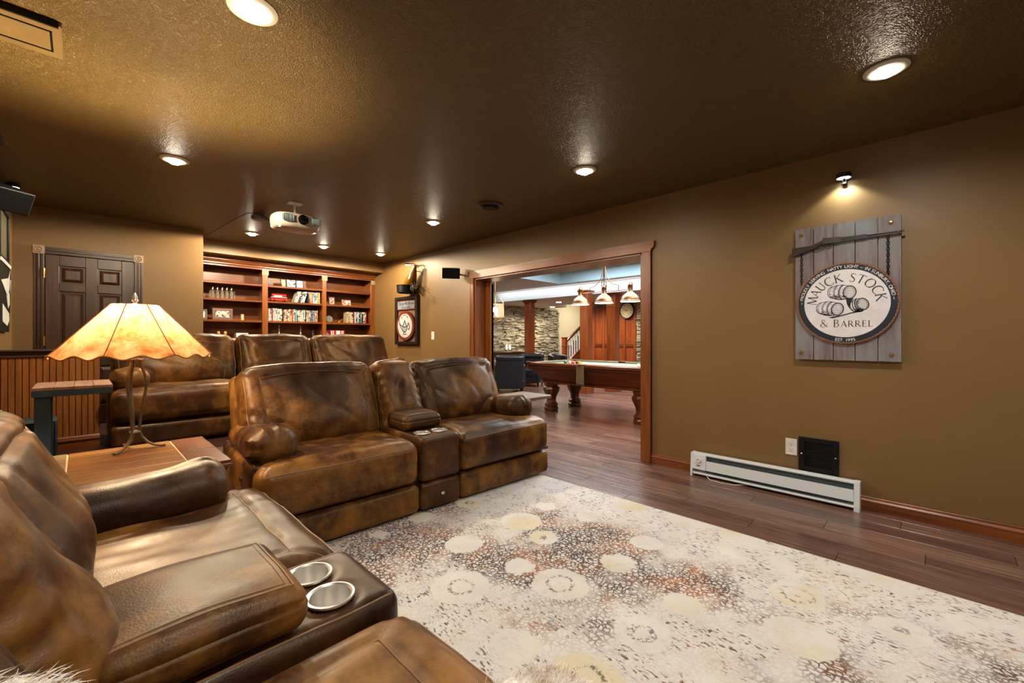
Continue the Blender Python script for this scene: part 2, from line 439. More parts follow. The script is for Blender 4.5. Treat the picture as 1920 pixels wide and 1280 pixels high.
# riser carrying the back row
RZ = 0.25; RY = 3.75
mb = MB(); mb.box(XL, 3.02, RY, 6.24, 0.0, RZ, 0.004)
o = struct(mb.obj('trim_2', M['riser'], smooth=False), 'dark wood riser platform under the back row sofa', 'platform')
# casing of the opening
def casing_profile_box(mb, x0, x1, y0, y1, z0, z1): mb.box(x0, x1, y0, y1, z0, z1, 0.004)
cas = root('trim_3', 'wide reddish cherry wood casing around the opening to the billiard room', 'door casing', (XR, OY0, 0), kind='structure')
mb = MB(); mb.box(-0.022, 0, -0.095, 0.0, 0, OZ+0.01, 0.004); mb.box(-0.027, 0, -0.095, -0.075, 0, OZ+0.01, 0.004); mb.obj('side_casing', M['cherry'], cas)
L = OY1-OY0
mb = MB(); mb.box(-0.022, 0, L, L+0.075, 0, OZ+0.01, 0.004); mb.box(-0.027, 0, L+0.055, L+0.075, 0, OZ+0.01, 0.004); mb.obj('side_casing', M['cherry'], cas)
mb = MB(); Pp = lambda u, v, h: (-h, u, v)
hp = [(-0.128, OZ+0.095), (-0.128, OZ+0.055), (-0.118, OZ+0.035), (-0.10, OZ+0.022), (-0.095, OZ), (L+0.075, OZ), (L+0.08, OZ+0.022), (L+0.10, OZ+0.035), (L+0.108, OZ+0.055), (L+0.108, OZ+0.095)]
mb.prism(hp, 0.0, 0.030, Pp); fixn(mb.obj('head_casing', M['cherry_y'], cas, smooth=False))
mb = MB(); mb.box(0, WT, -0.001, 0.02, 0, OZ, 0.002); mb.box(0, WT, L-0.02, L+0.001, 0, OZ, 0.002); mb.obj('jamb', M['cherry'], cas)
mb = MB(); mb.box(0, WT, 0, L, OZ-0.02, OZ+0.001, 0.002); mb.obj('head_jamb', M['cherry_y'], cas)
# folded doors stacked at the far jamb
fd = root('door_2', 'dark folding door leaves stacked against the far jamb', 'door', (XR, OY1, 0), kind='structure')
for i in range(2):
    mb = MB(); x = 0.175+i*0.045; mb.box(x, x+0.036, -0.105+i*0.012, -0.022, 0.01, OZ-0.03-0.03*i, 0.003); mb.box(x+0.004, x+0.032, -0.112+i*0.012, -0.10, 0.02, OZ-0.06, 0.003)
    mb.obj('door_leaf', M['case_z'], fd)
# baseboards
def baseboard(name, lab, y0, y1, x=XR, s=-1):
    r = root(name, lab, 'baseboard', (x, y0, 0), kind='structure'); L_ = y1-y0
    prof = [(0, 0.09), (0.006, 0.09), (0.010, 0.086), (0.008, 0.080), (0.010, 0.074), (0.017, 0.066), (0.018, 0.058), (0.012, 0.053), (0.014, 0.050), (0.014, 0.0), (0, 0.0)]
    mb = MB(); mb.prism([(s*a, b) for a, b in prof], 0, L_, lambda u, v, h: (u, h, v)); fixn(mb.obj('moulding', M['cherry_y'], r, smooth=False)); return r
baseboard('baseboard_right', 'reddish wood baseboard under the plank sign and heater', -3.3, OY0-0.095)
baseboard('baseboard_right_2', 'reddish wood baseboard left of the opening', OY1+0.075, 7.0)
# door in the back wall
def rosette(parent, x, y, z, s, P, mat, h=0.03):
    mb = MB(); 
    def bx(u0, u1, v0, v1, h0, h1):
        pts = [P(x+u, z+v, hh_) for hh_ in (h0, h1) for (u, v) in ((u0, v0), (u1, v0), (u1, v1), (u0, v1))]
        mb.add(pts, [(0, 1, 2, 3), (7, 6, 5, 4), (0, 4, 5, 1), (1, 5, 6, 2), (2, 6, 7, 3), (3, 7, 4, 0)])
    bx(-s, s, -s, s, 0, h*0.7)
    n = 20
    for (ra, rb, ha, hb) in ((s*0.78, s*0.66, h*0.7, h), (s*0.66, s*0.5, h, h*0.6), (s*0.36, s*0.2, h*0.6, h*0.95), (s*0.2, 0.0005, h*0.95, h)):
        v0 = [P(x+ra*math.cos(2*PI*i/n), z+ra*math.sin(2*PI*i/n), ha) for i in range(n)]; v1 = [P(x+rb*math.cos(2*PI*i/n), z+rb*math.sin(2*PI*i/n), hb) for i in range(n)]
        mb.add(v0+v1, [(i, (i+1) % n, n+(i+1) % n, n+i) for i in range(n)])
    return fixn(mb.obj('rosette', mat, parent, smooth=False))
door = root('door_1', 'dark stained six panel door with rosette corner casing', 'door', ((DX0+DX1)/2, YD, 0), kind='structure')
hw = (DX1-DX0)/2
mb = MB(); P_ = lambda u, v, h: (u, -h, v)
mb.box(-hw, hw, 0.02, 0.055, RZ, DZ)
mb.obj('core', M['oak'], door, smooth=False)
W6 = hw-0.008
mb = MB()
for (u0, u1) in ((-W6, -W6+0.095), (-0.045, 0.045), (W6-0.095, W6)): mb.box(u0, u1, 0.0, 0.02, RZ+0.01, DZ-0.005, 0.003)
for (v0, v1) in ((RZ+0.01, 0.45), (0.86, 0.98), (1.62, 1.70), (DZ-0.11, DZ-0.005)): mb.box(-W6+0.095, -0.045, 0.0, 0.02, v0, v1, 0.003); mb.box(0.045, W6-0.095, 0.0, 0.02, v0, v1, 0.003)
mb.obj('rails_and_stiles', M['oak'], door, smooth=False)
for (v0, v1) in ((0.45, 0.86), (0.98, 1.62), (1.70, DZ-0.11)):
    for (u0, u1) in ((-W6+0.095, -0.045), (0.045, W6-0.095)):
        mb = MB(); g = 0.016
        a = [(u0+g, v0+g), (u1-g, v0+g), (u1-g, v1-g), (u0+g, v1-g)]; q = 0.028; b = [(u0+g+q, v0+g+q), (u1-g-q, v0+g+q), (u1-g-q, v1-g-q), (u0+g+q, v1-g-q)]
        mb.add([(u, 0.019, v) for u, v in a]+[(u, 0.006, v) for u, v in b], [(4, 5, 6, 7)]+[(i, (i+1) % 4, 4+(i+1) % 4, 4+i) for i in range(4)])
        fixn(mb.obj('door_panel', M['oak'], door, smooth=False))
cw = 0.068
for sgn in (-1, 1):
    mb = MB()
    for (a, b, t) in ((0, 0.020, 0.016), (0.020, 0.030, 0.006), (0.030, 0.044, 0.02), (0.044, 0.052, 0.008), (0.052, cw, 0.018)):
        mb.box(sgn*(hw+a), sgn*(hw+b), -t, 0.0, RZ, DZ+0.002, 0.002)
    mb.obj('side_casing', M['oak'], door)
mb = MB()
for (a, b, t) in ((0, 0.018, 0.014), (0.018, 0.03, 0.006), (0.03, 0.046, 0.018), (0.046, cw, 0.012)): mb.box(-hw, hw, -t, 0, DZ+a, DZ+b, 0.002)
mb.obj('head_casing', M['oak_x'], door)
for sgn in (-1, 1): rosette(door, sgn*(hw+cw/2), 0, DZ+cw/2, 0.04, P_, M['case_trim'])
for z in (0.45, 1.12, 1.79):
    mb = MB(); mb.box(-hw-0.004, -hw+0.008, -0.024, 0.0, z-0.045, z+0.045, 0.002); mb.cyl((-hw, -0.02, z-0.047), (-hw, -0.02, z+0.047), 0.006)
    mb.obj('hinge', M['gold'], door)
mb = MB(); mb.lathe([(0.005, 0), (0.012, 0.0), (0.012, 0.03), (0.027, 0.04), (0.03, 0.055), (0.02, 0.066), (0.002, 0.07)], T=Matrix.Translation((W6-0.05, 0, 1.1)) @ Matrix.Rotation(PI/2, 4, 'X'))
mb.obj('knob', M['gold'], door)
# half wall with beadboard
HY = 4.95; HZ = 1.057; HX1 = 0.12
hwall = root('wall_partition', 'low half wall clad in brown beadboard with a dark cap rail', 'half wall', (XL, HY, RZ), kind='structure')
Lh = HX1-XL; hh0 = HZ-RZ
mb = MB(); mb.box(0, Lh, 0.012, 0.12, 0, hh0-0.03); mb.obj('core', M['oak'], hwall, smooth=False)
bw = 0.0356
bb = MB(); bb.box(0.0015, bw-0.0015, 0.0, 0.013, 0.10, hh0-0.055, 0.003); b0 = bb.obj('board', M['bead'], hwall, smooth=False)
for i in range(1, int(Lh/bw)+1): piece(b0, hwall, (i*bw, 0, 0)) if (i+1)*bw <= Lh+0.002 else None
mb = MB(); mb.box(-0.0, Lh+0.02, -0.035, 0.15, hh0-0.018, hh0, 0.007); mb.box(0, Lh+0.012, -0.022, 0.14, hh0-0.034, hh0-0.018, 0.005); mb.box(0, Lh, -0.012, 0.13, hh0-0.06, hh0-0.034, 0.004); mb.obj('cap_rail', M['oak_x'], hwall)
mb = MB(); mb.prism([(0, 0.105), (-0.006, 0.105), (-0.012, 0.095), (-0.014, 0.085), (-0.024, 0.078), (-0.024, 0.07), (-0.016, 0.062), (-0.016, 0.0), (0, 0)], 0, Lh, lambda u, v, h: (h, u, v)); fixn(mb.obj('base_moulding', M['case'], hwall, smooth=False))
# ------------------------------------------------------------------ billiard room shell
mb = MB(); mb.box(3.99, 13.3, 9.1, 9.25, 0, 2.7); struct(mb.obj('wall_far_stone', M['cream'], smooth=False), 'far wall faced with stacked ledge stone', 'wall')
mb = MB(); mb.box(3.99, 13.3, -0.2, -0.05, 0, 2.7); struct(mb.obj('wall_billiard_near', M['cream'], smooth=False), 'cream wall of the billiard room', 'wall')
mb = MB(); mb.box(9.9, 10.05, -0.05, 6.75, 0, 2.7); struct(mb.obj('wall_billiard_right', M['cream'], smooth=False), 'far right wall of the billiard room', 'wall')
mb = MB(); mb.box(13.2, 13.35, 6.0, 9.1, 0, 2.7); struct(mb.obj('wall_stair_end', M['cream'], smooth=False), 'cream wall at the end of the stair', 'wall')
mb = MB()
TX0, TX1, TY0, TY1 = 4.7, 7.5, 1.2, 5.9
for (x0, x1, y0, y1) in ((3.99, TX0, -0.2, 9.25), (TX1, 7.95, -0.2, 9.25), (TX0, TX1, -0.2, TY0), (TX0, TX1, TY1, 9.25)): mb.box(x0, x1, y0, y1, 2.36, 2.7)
mb.box(7.95, 9.9, -0.2, 9.25, 2.13, 2.36); mb.box(9.9, 13.35, 5.9, 9.25, 2.62, 2.75); mb.box(9.9, 10.75, 8.2, 9.1, 2.13, 2.62)
struct(mb.obj('ceiling_billiard', M['pale_ceiling'], smooth=False), 'pale grey stepped ceiling of the billiard room', 'ceiling')
mb = MB(); mb.box(TX0-0.1, TX1+0.1, TY0-0.1, TY1+0.1, 2.6, 2.68); struct(mb.obj('ceiling_tray', M['tray'], smooth=False), 'tan recessed tray ceiling above the pool table', 'ceiling')
mb = MB(); mb.box(7.935, 7.95, -0.05, 9.1, 2.13, 2.36); struct(mb.obj('trim_4', M['cove'], smooth=False), 'white cove face between ceiling levels', 'cove')
mb = MB(); mb.box(TX1-0.012, TX1, TY0, TY1, 2.36, 2.6); mb.box(TX0, TX1, TY1-0.012, TY1, 2.36, 2.6); struct(mb.obj('trim_5', M['cove_blue_glow'], smooth=False), 'ceiling tray side with its pale blue glow painted on', 'cove')
# stacked stone facings (thousands of thin courses far away: one joined mass each)
k = N('ledge stone'); v = k.coord((1, 1, 1)); vn = k.n('ShaderNodeTexVoronoi'); vn.inputs['Scale'].default_value = 1
vm = k.coord((5.0, 5.0, 26)); k.l(vm, vn.inputs['Vector'])
k.base(k.mix(k.noise(v, 30, 3), k.ramp(vn.outputs['Color'], [(0.2, rgb('#4a4336')), (0.5, rgb('#a39880')), (0.8, rgb('#ded6be'))]), rgb('#857a5f'), 'MIX')); k.set(Roughness=0.85); k.norm(k.bump(k.noise(v, 25, 4), 0.5, 0.02)); M['stone'] = k.m
def stones(name, lab, x0, x1, z1, P):
    r = root(name, lab, 'stone facing', P(x0, 0, 0), kind='structure'); o0 = Vector(P(x0, 0, 0)); mb = MB(); z = 0.0; rnd = random.Random(3)
    while z < z1-0.01:
        hgt = min(rnd.choice((0.025, 0.032, 0.04, 0.05)), z1-z); x = x0-rnd.random()*0.1
        while x < x1:
            L_ = rnd.uniform(0.08, 0.32); a, b = max(x, x0), min(x+L_, x1); d = rnd.uniform(0.02, 0.085)
            if b-a > 0.02:
                pts = [Vector(P(u, v_, h_))-o0 for h_ in (0, d) for (u, v_) in ((a+0.003, z+0.002), (b-0.003, z+0.002), (b-0.003, z+hgt-0.002), (a+0.003, z+hgt-0.002))]
                mb.add(pts, [(0, 1, 2, 3), (7, 6, 5, 4), (0, 4, 5, 1), (1, 5, 6, 2), (2, 6, 7, 3), (3, 7, 4, 0)])
            x += L_
        z += hgt
    o = mb.obj('ledge_stones', M['stone'], r, smooth=False); fixn(o); o['kind'] = 'stuff'; return r
stones('trim_6', 'pale stacked ledge stone on the far wall of the billiard room', 7.9, 11.45, 2.13, lambda u, v, h: (u, 9.1-h, v))
stones('trim_7', 'narrow stacked stone facing right of the clock', 0, 0.95, 2.13, lambda u, v, h: (9.9-h, 4.36+u, v))
# panelled wood wall at the far right of the billiard room
pw = root('trim_8', 'red brown panelled wood wall carrying the round clock', 'panelling', (9.9, 5.33, 0), kind='structure')
mb = MB(); mb.box(-0.03, 0, 0, 1.36, 0, 2.13); mb.obj('backing', M['panelwood'], pw, smooth=False)
for (y0, y1) in ((0.0, 0.06), (0.30, 0.36), (0.60, 0.66), (0.92, 0.98), (1.22, 1.36)):
    mb = MB(); mb.box(-0.055, -0.03, y0, y1, 0, 2.13, 0.004); mb.obj('stile', M['panelwood'], pw)
for (z0, z1) in ((0.0, 0.14), (0.93, 1.01), (1.98, 2.13)):
    mb = MB(); mb.box(-0.05, -0.03, 0.06, 1.22, z0, z1, 0.004); mb.obj('rail', M['mahog'], pw)
mb = MB(); mb.prism([(0.66, 1.40), (0.66, 1.50), (0.92, 1.76), (0.92, 1.66)], 0.03, 0.052, lambda u, v, h: (-h, u, v)); fixn(mb.obj('diagonal_rail', M['mahog_z'], pw, smooth=False))
# columns
def column(x, y, lab, s=0.115, top=2.13):
    r = root('column', lab, 'column', (x, y, 0), 0, 'wooden columns in the billiard room', 'structure')
    mb = MB(); mb.box(-s, s, -s, s, 0.16, top-0.02, 0.01)
    for sg in (-1, 1):
        mb.box(-s*0.6, s*0.6, sg*(s+0.004), sg*s, 0.24, top-0.36, 0.003); mb.box(sg*(s+0.004), sg*s, -s*0.6, s*0.6, 0.24, top-0.36, 0.003)
    mb.obj('shaft', M['mahog_z'], r)
    mb = MB(); mb.box(-s-0.03, s+0.03, -s-0.03, s+0.03, 0, 0.14, 0.006); mb.box(-s-0.018, s+0.018, -s-0.018, s+0.018, 0.14, 0.18, 0.006); mb.obj('base', M['mahog_z'], r)
    mb = MB(); mb.box(-s-0.012, s+0.012, -s-0.012, s+0.012, top-0.30, top-0.275, 0.004); mb.box(-s-0.022, s+0.022, -s-0.022, s+0.022, top-0.06, top-0.03, 0.005); mb.box(-s-0.04, s+0.04, -s-0.04, s+0.04, top-0.03, top, 0.006); mb.obj('capital', M['mahog_z'], r)
column(8.15, 7.40, 'slim wooden column standing before the far stone wall', 0.098)
column(7.52, 5.22, 'wooden column behind the left brass pendant lamp', 0.095, 2.16)
column(8.2, 4.98, 'wooden column behind the middle brass pendant lamp', 0.105, 2.13)
# staircase
st = root('staircase', 'staircase with white balusters and dark handrail climbing right', 'staircase', (9.75, 7.5, 0), kind='structure')
mb = MB(); mb.box(-0.06, 0.06, -0.06, 0.06, 0, 1.16, 0.006); mb.box(-0.075, 0.075, -0.075, 0.075, 1.16, 1.19, 0.006); mb.box(-0.068, 0.068, -0.068, 0.068, 0.92, 0.95, 0.004); mb.obj('newel_post', M['mahog_z'], st)
sl = 0.60
mb = MB(); mb.prism([(0.05, 1.03), (0.05, 1.09), (2.4, 1.09+2.35*sl), (2.4, 1.03+2.35*sl)], -0.03, 0.03, lambda u, v, h: (u, h, v)); fixn(mb.obj('handrail', M['mahog'], st, smooth=False))
mb = MB(); mb.prism([(0.05, 0.0), (0.05, 0.42), (2.4, 0.42+2.35*sl), (2.4, 0.0)], -0.02, 0.02, lambda u, v, h: (u, h, v)); fixn(mb.obj('stringer', M['panelwood'], st, smooth=False))
mb = MB(); mb.prism([(0.05, 0.40), (0.05, 0.44), (2.4, 0.44+2.35*sl), (2.4, 0.40+2.35*sl)], -0.035, 0.035, lambda u, v, h: (u, h, v)); fixn(mb.obj('stringer_cap', M['mahog'], st, smooth=False))
mb = MB(); mb.box(-0.014, 0.014, -0.014, 0.014, 0.42, 1.045, 0.003); ba = mb.obj('baluster', M['white'], st); ba.location = (0.14, 0, 0.09*sl)
for i in range(1, 19): piece(ba, st, (0.14+i*0.115, 0, (0.09+i*0.115)*sl))
for i in range(9):
    mb = MB(); mb.box(0.1+i*0.26, 0.4+i*0.26, 0.03, 0.98, 0.0 if i == 0 else (i-1)*0.155, 0.155*(i+1), 0.005); mb.obj('step', M['mahog'], st)
# ceiling panel, vent, recessed lights
pn = root('ceiling_panel', 'long khaki access panel mounted on the ceiling at upper left', 'ceiling panel', (XL, 2.55, H))
mb = MB(); mb.box(0, 0.40, 0, 0.29, -0.022, 0, 0.004); mb.obj('panel_frame', M['panel'], pn)
mb = MB(); mb.box(0, 0.37, 0.055, 0.062, -0.025, -0.021); mb.box(0.363, 0.37, 0.055, 0.235, -0.025, -0.021); mb.box(0, 0.37, 0.228, 0.235, -0.025, -0.021); mb.obj('slot', M['blackmatt'], pn, smooth=False)
mb = MB(); mb.box(0, 0.39, -0.004, 0.006, -0.028, -0.004); mb.obj('painted_edge_shadow', M['black'], pn, smooth=False)  # black strip stands in for the shadow along the panel edge
vt = root('ceiling_vent', 'round bronze ceiling vent near the middle of the ceiling', 'vent', (2.80, 3.06, H))
mb = MB(); mb.lathe([(0.002, -0.002), (0.128, -0.002), (0.125, -0.014), (0.10, -0.022), (0.085, -0.014)], cap=False); mb.obj('flange', M['oak'], vt)
mb = MB(); mb.lathe([(0.082, -0.012), (0.075, -0.028), (0.062, -0.018)], cap=False, n=24); mb.lathe([(0.055, -0.016), (0.05, -0.032), (0.002, -0.034)], cap=False); mb.obj('cone', M['black'], vt)
lens_m = emit('warm lamp lens', (1.0, 0.86, 0.66), 42.0)
mb = MB(); mb.lathe([(0.088, 0.0), (0.088, -0.004), (0.078, -0.010), (0.062, -0.013), (0.050, -0.009), (0.040, -0.004)], cap=False, n=32)
dl = root('recessed_light', 'x', 'ceiling light', (0, 0, H), 0, 'recessed lights of the media room ceiling')
mb.obj('trim_ring', M['white_plastic'], dl)
mb = MB(); mb.lathe([(0.041, -0.004), (0.041, -0.020), (0.028, -0.030), (0.002, -0.034)], cap=False, n=24); mb.obj('lens', lens_m, dl)
labs = ['big recessed light at the top edge, nearest the camera on the left', 'recessed light in the dark ceiling above the table lamp', 'recessed light at upper right above the plank sign', 'recessed light in mid ceiling, left of the plank sign',
        'recessed light between the projector and the round ceiling vent', 'recessed light below the projector cable, left above the bookcase', 'recessed light just under the projector, above the bookcase middle', 'recessed light above the bookcase end beside the right wall']
for i, (x, y, p) in enumerate(DOWN):
    if i == 0: dl.location = (x, y, H); dl['label'] = labs[0]
    else: dup(dl, (x, y, H), label=labs[i])
for i, (x, y, p) in enumerate(DOWN+DOWN_BEHIND): spot('downlight %d' % i, (x, y, H-0.035), p, 180 if (y > 5 or (x < 1 and y > 3)) else 168, NEUT if y < 3 else WARM, 0.045, 0.15 if (y > 5 or (x < 1 and y > 3)) else 0.8)
mb = MB(); mb.lathe([(0.07, 0.0), (0.066, -0.006), (0.05, -0.008), (0.002, -0.008)], cap=False, n=16)
BLAB = ['recessed light before the far stone wall, right of the slim column', 'recessed light before the foot of the stair wall', 'recessed light in the low soffit before the staircase', 'recessed light above the round clock', 'recessed light in the pale ceiling near the brass lantern', 'recessed light in the pale ceiling between lantern and slim column', 'recessed light of the billiard room hidden right of the pool table', 'recessed light beyond the right end of the pool table', 'added recessed light just inside the opening, brightening the doorway floor', 'recessed light in the low soffit left of the middle columns']
bl0 = None
for i, (x, y, p) in enumerate(BILL_DOWN):
    z = 2.13 if x > 7.95 else 2.36
    spot('billiard downlight %d' % i, (x, y, z-0.02), p*BILL_W, 160, (1.0, 0.9, 0.74), 0.05, 1.0)
    if bl0 is None: bl0 = tag(mb.obj('recessed_light', emit('cool lamp lens', (1.0, 0.95, 0.85), 26.0)), BLAB[0], 'ceiling light', 'recessed lights in the billiard room'); bl0.location = (x, y, z)
    else: c = bl0.copy(); C.objects.link(c); c.location = (x, y, z); c['label'] = BLAB[i]
# ------------------------------------------------------------------ leather reclining sofas
LE = M['leather']
def nz(x, y, z=0.0): return mn.noise(Vector((x, y, z)))
def pipe(sh, lines, face, parent, name='piping', r=0.0026, off=0.0015, mat=None):
    """thin welt lines lying on a cushion face; face: (axis, sign)"""
    mb = MB(); ax, sg = face; oth = [a for a in range(3) if a != ax]
    for ln in lines:
        pts = []
        for (u, v) in resample(ln, 0.02):
            p = [0, 0, 0]; p[ax] = sg*sh.h[ax]; p[oth[0]] = u; p[oth[1]] = v; q = sh.pos(tuple(p)); pts.append(q)
        pts2 = []
        for i, q in enumerate(pts):
            pts2.append(q)
        mb.tube(pts2, r, 6)
    return mb.obj(name, mat or M['stitch'], parent)
def make_back(parent, cx, wd, d, seed, hgt=0.57, thick=0.22, lean=21, outer=0, z0=0.45, narrow=False, fine=1.0, bare=False):
    a = math.radians(lean); U = Vector((0, math.sin(a), math.cos(a))); O = Vector((0, -math.cos(a), math.sin(a)))
    hx, hy, hz = wd/2, hgt/2, thick/2; B = Vector((cx, d, z0))-O*hz
    if narrow: lines = []
    else:
        xi = -hx+0.115; xo = hx-0.115
        lines = [[(xi+0.02, -hy+0.17), (xi, 0.0), (xi-0.005, hy-0.10)], [(xi-0.005, hy-0.10), (0, hy-0.085), (xo+0.005, hy-0.10)], [(xo+0.005, hy-0.10), (xo, 0), (xo-0.01, -hy+0.02)],
                 [(xi-0.005, hy-0.10), (-hx+0.01, hy-0.01)], [(xo+0.005, hy-0.10), (hx-0.01, hy-0.01)], [(xi+0.02, -hy+0.17), (-hx+0.01, -hy+0.03)],
                 [(xi+0.02, -hy+0.17), (xi+0.09, -hy+0.16), (xi+0.16, -hy+0.10), (xi+0.19, -hy+0.01)]]
        if outer > 0: lines = [[(-x, y) for x, y in ln] for ln in lines]
    def fn(q, n_, p):
        x, y, z = q; fx = min(1, abs(x)/hx); fy = min(1, abs(y)/hy)
        w_ = max(0.0, p[2]/hz)
        front = 1.0 if p[2] > 0 else 0.35
        pf = (1-fx**3.2)*(1-fy**3.2)
        z += (1 if p[2] > 0 else -1)*front*0.048*pf*(abs(p[2])/hz)
        g = groove(x, y, lines, 0.011, 0.013) if lines else 0
        lum = 0.030*math.exp(-((y+hy*0.45)/0.13)**2)*(1-fx**4)
        wr = 0.014*nz(x*3.8+seed, y*1.6, seed)+0.0035*nz(x*8+seed, y*4, seed*2)*(1-0.3*fy)
        sag = abs(nz(x*3.1+y*2.2+seed*3, y*1.2-x*0.6, 4.0)); wr += -0.010*math.exp(-(sag/0.09)**2)*(1-fy**2)
        if narrow:
            e = math.exp(-((hx-abs(x))/0.05)**2); wr += 0.012*e*math.sin(y*85+3*nz(y*5, seed))+0.006*nz(x*8, y*14, seed)
        else:
            e = math.exp(-((hx-abs(x))/0.06)**2); wr += 0.002*e*math.sin(y*70+4*nz(y*6, seed))
            e2 = math.exp(-((hy-y)/0.05)**2); wr += 0.0035*e2*math.sin(x*55+4*nz(x*6, seed))
        z += w_*(wr+lum-g)
        y += (-0.012*fx**6+0.010*nz(x*5, seed, 1.0)+0.02*(1-fx**2))*max(0, y/hy)
        x *= 1-0.03*max(0, -y/hy)**2 if not narrow else 1-0.16*max(0, y/hy)+0.0
        x += 0.008*nz(y*6, seed, p[2]*4)
        return B+Vector((x, 0, 0))+U*(y+hy)+O*z
    sh = Cushion(hx, hy, hz, 0.075 if not narrow else 0.06, fn, int((46 if not narrow else 22)*fine), int(34*fine), 4)
    mb = MB(); sh.mesh(mb); o = mb.obj('back_cushion', LE, parent)
    if bare: return o
    if lines: pipe(sh, lines, (2, 1), o)
    e = 0.985; edge = [(-hx*e, -hy*0.9), (-hx*e, hy*0.80), (-hx*0.9, hy*e), (hx*0.9, hy*e), (hx*e, hy*0.80), (hx*e, -hy*0.9)]
    pipe(sh, [resample(edge, 0.04)], (2, 1), o, r=0.0032)
    return o
def make_seat(parent, x0, x1, d, seed, outer=0, z0=0.205, z1=0.475, fine=1.0, notch=0.17):
    hx, hy, hz = (x1-x0)/2, (d+0.14)/2, (z1-z0)/2; c = Vector(((x0+x1)/2, hy, (z0+z1)/2))
    yb = -hy+0.125
    lines = [[(-hx+0.10, hy*0.6), (-hx+0.10, yb), (hx-0.10, yb), (hx-0.10, hy*0.6)], [(-hx+0.10, yb), (-hx+0.01, -hy+0.03)], [(hx-0.10, yb), (hx-0.01, -hy+0.03)]]
    def fn(q, n_, p):
        x, y, z = q; fx = min(1, abs(x)/hx); fy = min(1, abs(y)/hy)
        top = max(0, p[2]/hz); fr = max(0, -p[1]/hy)
        z += top*(0.026*(1-fx**4)*(1-fy**4)-groove(x, y, lines, 0.008, 0.012)+0.010*nz(x*4+seed, y*6, seed)+0.004*nz(x*14, y*5+seed, 3))
        z -= top*0.016*math.exp(-((x)/0.22)**2-((y-0.02)/0.18)**2)
        if fr > 0.97:
            y -= 0.018*(1-fx**6)*(1-(p[2]/hz)**4)+0.004*nz(x*6+seed, z*9, 7)
            y += 0.007*math.exp(-((z+hz*0.62)/0.008)**2)
        if outer:
            s = smooth3(-hy+0.12, -hy+notch+0.03, y); ext = max(0, x*outer/hx)
            if ext > 0: x -= outer*0.20*s*ext**2
        return c+Vector((x, y, z))
    sh = Cushion(hx, hy, hz, 0.062, fn, int(44*fine), int(30*fine), 10)
    mb = MB(); sh.mesh(mb); o = mb.obj('seat_cushion', LE, parent); pipe(sh, lines, (2, 1), o)
    zz = hz-0.028
    pipe(sh, [[(-hx+0.03, zz), (hx-0.03, zz)]], (1, -1), o, r=0.0032); return o
def simple(parent, name, x0, x1, y0, y1, z0, z1, r, seed=0.0, amp=0.004, mat=None, n=(14, 14, 8), puff=0.01, extra=None):
    hx, hy, hz = (x1-x0)/2, (y1-y0)/2, (z1-z0)/2; c = Vector(((x0+x1)/2, (y0+y1)/2, (z0+z1)/2))
    def fn(q, n_, p):
        q = q+n_*(puff*(1-(p[0]/hx)**4*(p[1]/hy)**4)+amp*nz(q.x*9+seed, q.y*9, q.z*9))
        if extra: q = extra(q, n_, p, (hx, hy, hz))
        return c+q
    sh = Cushion(hx, hy, hz, r, fn, *n); mb = MB(); sh.mesh(mb); o = mb.obj(name, mat or LE, parent); return o, sh
def make_arm(parent, side, W, seed, fine=1.0):
    xo = side*(W/2-0.012)
    side_ = side
    simple(parent, 'arm_panel', min(xo, xo-side*0.18), max(xo, xo-side*0.18), 0.19, 0.95, 0.03, 0.47, 0.03, seed, 0.003, n=(6, 20, 12))
    cx = side*(W/2-0.128)
    def extra(q, n_, p, h):
        t = (q.y+h[1])/(2*h[1])           # 0 front .. 1 back
        f = math.exp(-(t/0.28)**2)
        s = 1+0.12*f-0.08*t
        ang = math.atan2(q.z, q.x)
        pl = 0.0
        if t < 0.45: pl = 0.0075*math.exp(-(t/0.25)**2)*math.sin(ang*9+seed)*(1 if q.x*side > -0.02 else 0.15)
        gr = 0.007*math.exp(-((t-0.72)/0.02)**2)
        rr = s+pl/0.1-gr/0.1
        return Vector((q.x*rr, q.y, q.z*(s-gr/0.1+pl/0.12)+0.02*f))
    o, sh = simple(parent, 'arm_roll', cx-0.118, cx+0.118, 0.155, 0.86, 0.43, 0.625, 0.095, seed, 0.004, n=(int(14*fine), int(40*fine), int(12*fine)), puff=0.006, extra=extra)
    t = -0.3525+0.72*0.705
    pipe(sh, [[(-0.11, t-0.006), (0.11, t-0.006)], [(-0.11, t+0.006), (0.11, t+0.006)]], (2, 1), o, r=0.002)
    return o
